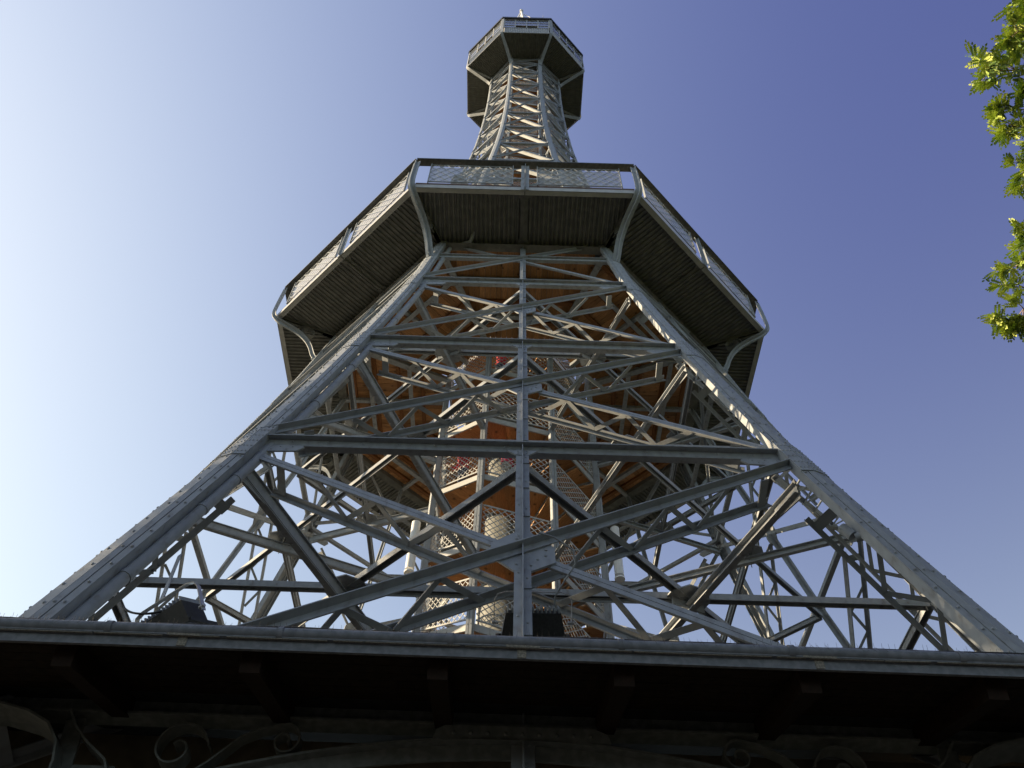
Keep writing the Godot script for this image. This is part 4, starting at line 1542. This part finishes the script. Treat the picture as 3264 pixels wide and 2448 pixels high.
func build_park_trees() -> void:
	var lm := leaf_mesh(3)
	var spots := [
		[Vector3(-25, 0, -3.5), 16.5, 4.6, "broad leafy park tree standing level with the tower, on its sunny side"],
		[Vector3(-24, 0, 6.0), 18.5, 5.0, "middle one of the three park trees on the sunny side of the tower"],
		[Vector3(-20, 0, 16.5), 16.5, 4.6, "rounded park tree left of where the path meets the pavilion"],
		[Vector3(-12, 0, 23.5), 19.0, 6.0, "leafy park tree across the path, behind and left of the viewer"],
		[Vector3(0, 0, 25.0), 21.0, 6.5, "wide park tree straight across the path from the pavilion entrance"],
		[Vector3(12, 0, 23.5), 20.0, 6.0, "leafy park tree behind and right of the viewer"],
		[Vector3(22, 0, 13), 20.0, 6.0, "park tree standing behind the feathery tree right of the pavilion"],
		[Vector3(30, 0, -3), 19.0, 6.0, "park tree on the shaded side of the tower, level with it"],
		[Vector3(22, 0, -22), 17.0, 6.0, "park tree beyond the pavilion on the shaded side"],
		[Vector3(0, 0, -30), 16.0, 6.0, "park tree straight beyond the pavilion"],
		[Vector3(-22, 0, -22), 15.0, 5.5, "park tree beyond the pavilion on the sunny side"]]
	var rng := RandomNumberGenerator.new()
	rng.seed = 99
	for s in spots:
		var T := holder(self, "park_tree", Transform3D(Basis.IDENTITY, s[0]))
		tag(T, s[3], "tree", "park trees around the tower")
		var h: float = s[1]
		var R: float = s[2]
		var tr := MB.new()
		var tp := branch_pts(Vector3.ZERO, Vector3(0.3, h * 0.9, 0.2), Vector3(0.3, 0, -0.2), 8, rng, 0.12)
		tr.tube(tp, 0.38, 0.06, 10)
		put(T, "trunk", tr.mesh(), M.bark)
		var leaves := []
		var cols := []
		var lim := MB.new()
		for i in 60:
			var y := rng.randf_range(0.3, 0.97)
			var rr := R * sqrt(maxf(0.05, 1.0 - pow((y - 0.55) / 0.5, 2.0))) * rng.randf_range(0.55, 1.0)
			var a := rng.randf() * TAU
			var c := Vector3(cos(a) * rr, h * y, sin(a) * rr)
			lim.tube(branch_pts(Vector3(0.1, h * maxf(0.15, y - 0.14), 0), c, Vector3(0, 0.3, 0), 5, rng, 0.1), 0.08, 0.015, 5, false)
			for j in 110:
				var p := c + Vector3(rng.randfn(0, 0.75), rng.randfn(0, 0.55), rng.randfn(0, 0.75))
				var ld := Vector3(rng.randf_range(-1, 1), rng.randf_range(-0.8, 0.5), rng.randf_range(-1, 1)).normalized()
				var sd := ld.cross(UP + Vector3(rng.randf_range(-0.6, 0.6), 0, rng.randf_range(-0.6, 0.6))).normalized()
				var k := rng.randf_range(0.35, 0.6)
				leaves.append(Transform3D(Basis(sd * k, sd.cross(ld) * k, ld * k), p))
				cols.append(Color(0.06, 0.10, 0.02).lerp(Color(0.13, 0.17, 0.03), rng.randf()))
		put(T, "limbs", lim.mesh(), M.bark)
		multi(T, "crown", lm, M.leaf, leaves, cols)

# ------------------------------------------------------------------ people
func sd_caps(p: Vector3, a: Vector3, b: Vector3, ra: float, rb: float) -> float:
	var ab := b - a
	var t := clampf((p - a).dot(ab) / ab.length_squared(), 0.0, 1.0)
	return (p - a - ab * t).length() - lerpf(ra, rb, t)

func person_mesh(cloth: Color, legs_c: Color, hair: Color, lean: float) -> ArrayMesh:
	var skin := Color(0.55, 0.33, 0.22)
	var hip := Vector3(0, 0.92, 0)
	var chest := Vector3(0, 1.3, lean)
	var neck := Vector3(0, 1.48, lean * 1.25)
	var head := Vector3(0, 1.64, lean * 1.5)
	var bones := []
	for sg in [-1.0, 1.0]:
		bones.append([hip + Vector3(sg * 0.09, -0.02, 0), Vector3(sg * 0.1, 0.5, 0.02), 0.085, 0.06])
		bones.append([Vector3(sg * 0.1, 0.5, 0.02), Vector3(sg * 0.1, 0.08, -0.02), 0.06, 0.042])
		bones.append([Vector3(sg * 0.1, 0.05, -0.03), Vector3(sg * 0.11, 0.035, 0.14), 0.045, 0.035])
		var sh := chest + Vector3(sg * 0.19, 0.1, 0)
		var el := sh + Vector3(sg * 0.06, -0.25, 0.08 + lean * 0.4)
		var hn := el + Vector3(-sg * 0.05, -0.02 - 0.02 * lean, 0.25)
		bones.append([sh, el, 0.052, 0.042])
		bones.append([el, hn, 0.042, 0.03])
		bones.append([hn, hn + Vector3(-sg * 0.02, -0.01, 0.1), 0.035, 0.022])
	bones.append([hip, chest, 0.135, 0.15])
	bones.append([chest + Vector3(-0.13, 0.1, 0), chest + Vector3(0.13, 0.1, 0), 0.075, 0.075])
	bones.append([chest, neck, 0.1, 0.052])
	bones.append([neck, head, 0.05, 0.06])
	bones.append([head + Vector3(0, 0.02, 0.0), head + Vector3(0, -0.04, 0.025), 0.1, 0.075])
	bones.append([head + Vector3(0, -0.02, 0.09), head + Vector3(0, -0.03, 0.115), 0.014, 0.012])
	var cell := 0.028
	var lo := Vector3(-0.42, -0.03, -0.22)
	var nx := 30
	var ny := 65
	var nz := 28
	var val := PackedFloat32Array()
	val.resize((nx + 1) * (ny + 1) * (nz + 1))
	for y in ny + 1:
		for z in nz + 1:
			for x in nx + 1:
				var p := lo + Vector3(x, y, z) * cell
				var d := 9.0
				for q in bones:
					var a: Vector3 = q[0]
					var e: Vector3 = q[1]
					if absf(p.y - (a.y + e.y) * 0.5) > absf(a.y - e.y) * 0.5 + 0.24:
						continue
					var s := sd_caps(p, a, e, q[2], q[3])
					var h := clampf(0.5 + 0.5 * (d - s) / 0.035, 0.0, 1.0)
					d = lerpf(d, s, h) - 0.035 * h * (1.0 - h) if d < 8.0 else minf(d, s)
				val[(y * (nz + 1) + z) * (nx + 1) + x] = d
	var id := {}
	var vs := PackedVector3Array()
	var cs := PackedColorArray()
	var st := SurfaceTool.new()
	st.begin(Mesh.PRIMITIVE_TRIANGLES)
	for y in ny:
		for z in nz:
			for x in nx:
				var mask := 0
				var acc := Vector3.ZERO
				var c := 0
				var f := []
				for k in 8:
					f.append(val[((y + (k >> 1 & 1)) * (nz + 1) + z + (k >> 2 & 1)) * (nx + 1) + x + (k & 1)])
					if f[k] < 0.0: mask |= 1 << k
				if mask == 0 or mask == 255:
					continue
				for k in 8:
					for bit in [1, 2, 4]:
						var k2: int = k | bit
						if k2 != k and (f[k] < 0.0) != (f[k2] < 0.0):
							var t: float = f[k] / (f[k] - f[k2])
							acc += Vector3(k & 1, k >> 1 & 1, k >> 2 & 1).lerp(Vector3(k2 & 1, k2 >> 1 & 1, k2 >> 2 & 1), t)
							c += 1
				var p := lo + (Vector3(x, y, z) + acc / c) * cell
				id[Vector3i(x, y, z)] = vs.size()
				vs.append(p)
				var col := cloth
				if p.y < 0.9: col = legs_c
				if p.y > neck.y - 0.02: col = skin
				if p.y > head.y - 0.0 and p.z < head.z + 0.06 or p.y > head.y + 0.07: col = hair
				if p.z > chest.z + 0.2 and p.y < 1.3 and p.y > 1.0: col = skin
				if p.y < 0.09: col = Color(0.04, 0.04, 0.04)
				cs.append(col)
	for i in vs.size():
		st.set_color(cs[i])
		st.add_vertex(vs[i])
	for y in range(1, ny):
		for z in range(1, nz):
			for x in range(1, nx):
				var v0 := val[(y * (nz + 1) + z) * (nx + 1) + x]
				for ax in 3:
					var dx := Vector3i(1 if ax == 0 else 0, 1 if ax == 1 else 0, 1 if ax == 2 else 0)
					var v1 := val[((y + dx.y) * (nz + 1) + z + dx.z) * (nx + 1) + x + dx.x]
					if (v0 < 0.0) == (v1 < 0.0):
						continue
					var u := Vector3i(dx.z, dx.x, dx.y)
					var w := Vector3i(dx.y, dx.z, dx.x)
					var p := Vector3i(x, y, z)
					var q := [p, p - u, p - u - w, p - w]
					var ok := true
					for e in q:
						if not id.has(e): ok = false
					if not ok:
						continue
					var o := [0, 2, 1, 0, 3, 2] if v0 < 0.0 else [0, 1, 2, 0, 2, 3]
					for e in o:
						st.add_index(id[q[e]])
	st.generate_normals()
	return st.commit()

func build_people() -> void:
	var m := plain(Color(1, 1, 1), 0.8)
	m.vertex_color_use_as_albedo = true
	var red := person_mesh(Color(0.45, 0.02, 0.03), Color(0.05, 0.06, 0.12), Color(0.05, 0.03, 0.02), 0.03)
	var crim := person_mesh(Color(0.5, 0.03, 0.10), Color(0.35, 0.33, 0.3), Color(0.12, 0.07, 0.03), 0.03)
	var pale := person_mesh(Color(0.62, 0.2, 0.14), Color(0.05, 0.05, 0.06), Color(0.2, 0.12, 0.06), 0.16)
	var list := [
		[red, Vector3(-1.3, 15.49, 0.72), -1.1, "person in red climbing the stair behind the lattice railing, in the sunlit bay"],
		[crim, Vector3(-0.24, 14.99, 1.4), 1.4, "person in a crimson top on the stair just left of the centre post"],
		[red, Vector3(-0.5, 18.99, 1.35), 1.5, "highest person in red on the stair, just under the wooden ceiling"],
		[pale, Vector3(-1.85, 47.18, 1.7), -0.8, "person in an orange-red top leaning at the upper gallery's left window"],
		[pale, Vector3(-0.3, 47.18, 2.4), 0.0, "person behind the open front window of the upper gallery"]]
	for q in list:
		var o := MeshInstance3D.new()
		o.name = nm(self, "person")
		o.mesh = q[0]
		o.material_override = m
		o.position = q[1]
		o.rotation.y = q[2]
		tag(o, q[3], "person", "visitors on the tower")
		add_child(o, true)

# ------------------------------------------------------------------ sky
func sky_image() -> Image:
	var w := 512
	var h := 256
	var im := Image.create(w, h, false, Image.FORMAT_RGBF)
	var a := deg_to_rad(SUN_AZ)
	var e := deg_to_rad(SUN_EL)
	var sd := Vector3(sin(a) * cos(e), sin(e), -cos(a) * cos(e))
	for y in h:
		var th := PI * (y + 0.5) / h
		for x in w:
			# the panorama's first column looks along -z
			var ph := ((x + 0.5) / w) * TAU
			var d := Vector3(sin(ph) * sin(th), cos(th), -cos(ph) * sin(th))
			var g := acos(clampf(d.dot(sd), -1, 1))
			var el := maxf(d.y, 0.0)
			var hz := exp(-4.0 * sqrt(el * el + 0.1))
			var m := exp(-maxf(g, 0.1) / 0.3)
			var l := pow((1.0 + cos(g)) * 0.5, 4.0)
			var c := Color(0.003 + 3.035 * hz + 2.3 * m + 0.57 * l, 0.011 + 3.72 * hz + 1.3 * m + 0.83 * l, 0.242 + 3.12 * hz + 0.1 * m + 0.96 * l)
			if d.y < 0.0:
				c = c.lerp(Color(0.06, 0.06, 0.05), clampf(-d.y * 12.0, 0, 1))
			im.set_pixel(x, y, c)
	return im

func _ready() -> void:
	# camera
	var cam := Camera3D.new()
	cam.name = "camera"
	cam.fov = 49.75
	cam.near = 0.05
	cam.far = 2000.0
	cam.transform = Transform3D(Basis(Vector3(0.99972671, 0.0194284, 0.01300199), Vector3(-0.02211541, 0.60569966, 0.79538596), Vector3(0.00757777, -0.79545613, 0.60596379)).orthonormalized(), Vector3(0, 1.6, 14.711))
	add_child(cam)
	# sky and exposure
	var we := WorldEnvironment.new()
	we.name = "environment"
	var env := Environment.new()
	env.background_mode = Environment.BG_SKY
	var sky := Sky.new()
	var pm := PanoramaSkyMaterial.new()
	pm.panorama = ImageTexture.create_from_image(sky_image())
	pm.energy_multiplier = 0.4348
	sky.sky_material = pm
	env.sky = sky
	env.tonemap_mode = Environment.TONE_MAPPER_LINEAR
	env.tonemap_exposure = 2.3
	env.sdfgi_enabled = true
	env.ssao_enabled = true
	env.ssil_enabled = true
	we.environment = env
	add_child(we)
	# low sun from the left
	var sun := DirectionalLight3D.new()
	sun.name = "sun"
	var a := deg_to_rad(SUN_AZ)
	var e := deg_to_rad(SUN_EL)
	var sd := Vector3(sin(a) * cos(e), sin(e), -cos(a) * cos(e))
	sun.look_at_from_position(sd * 50.0, Vector3.ZERO, UP)
	sun.light_energy = 1.6
	sun.light_color = Color(1.0, 0.9, 0.74)
	sun.light_angular_distance = 0.5
	sun.shadow_enabled = true
	add_child(sun)
	make_materials()
	# setting
	var gm := MB.new()
	gm.quad(Vector3(-600, 0, -600), Vector3(600, 0, -600), Vector3(600, 0, 600), Vector3(-600, 0, 600), UP)
	var gr := put(self, "ground", gm.mesh(), M.ground)
	gr.set_meta("kind", "structure")
	var pv := MB.new()
	var ring := []
	for k in 32:
		ring.append(Vector3(sin(TAU * k / 32) * 22.0, 0.004, cos(TAU * k / 32) * 22.0))
	pv.plate(ring, UP, 0.003)
	var pa := put(self, "pavement", pv.mesh(), M.paving)
	pa.set_meta("kind", "structure")
	build_tower()
	build_pavilion()
	build_floodlights()
	build_near_tree()
	build_park_trees()
	build_people()
	# pale dome behind the lattice of the lower gallery
	var dm := MB.new()
	for i in 6:
		for k in 16:
			var a0 := i * PI / 12.0
			var a1 := (i + 1) * PI / 12.0
			var b0 := TAU * k / 16
			var b1 := TAU * (k + 1) / 16
			var q := []
			for z in [[a0, b0], [a0, b1], [a1, b1], [a1, b0]]:
				q.append(Vector3(cos(z[0]) * cos(z[1]), sin(z[0]), cos(z[0]) * sin(z[1])))
			dm.quads(q[0] * 0.21, q[1] * 0.21, q[2] * 0.21, q[3] * 0.21, q[0], q[1], q[2], q[3])
	dm.tube(PackedVector3Array([Vector3(0, -0.72, 0), Vector3(0, 0.0, 0)]), 0.05, 0.05, 8)
	var dome := put(self, "dome_lamp", dm.mesh(), M.white, Transform3D(Basis.IDENTITY, Vector3(-1.58, 20.95, 6.2)))
	tag(dome, "small white dome behind the left front lattice panel of the lower gallery", "dome")
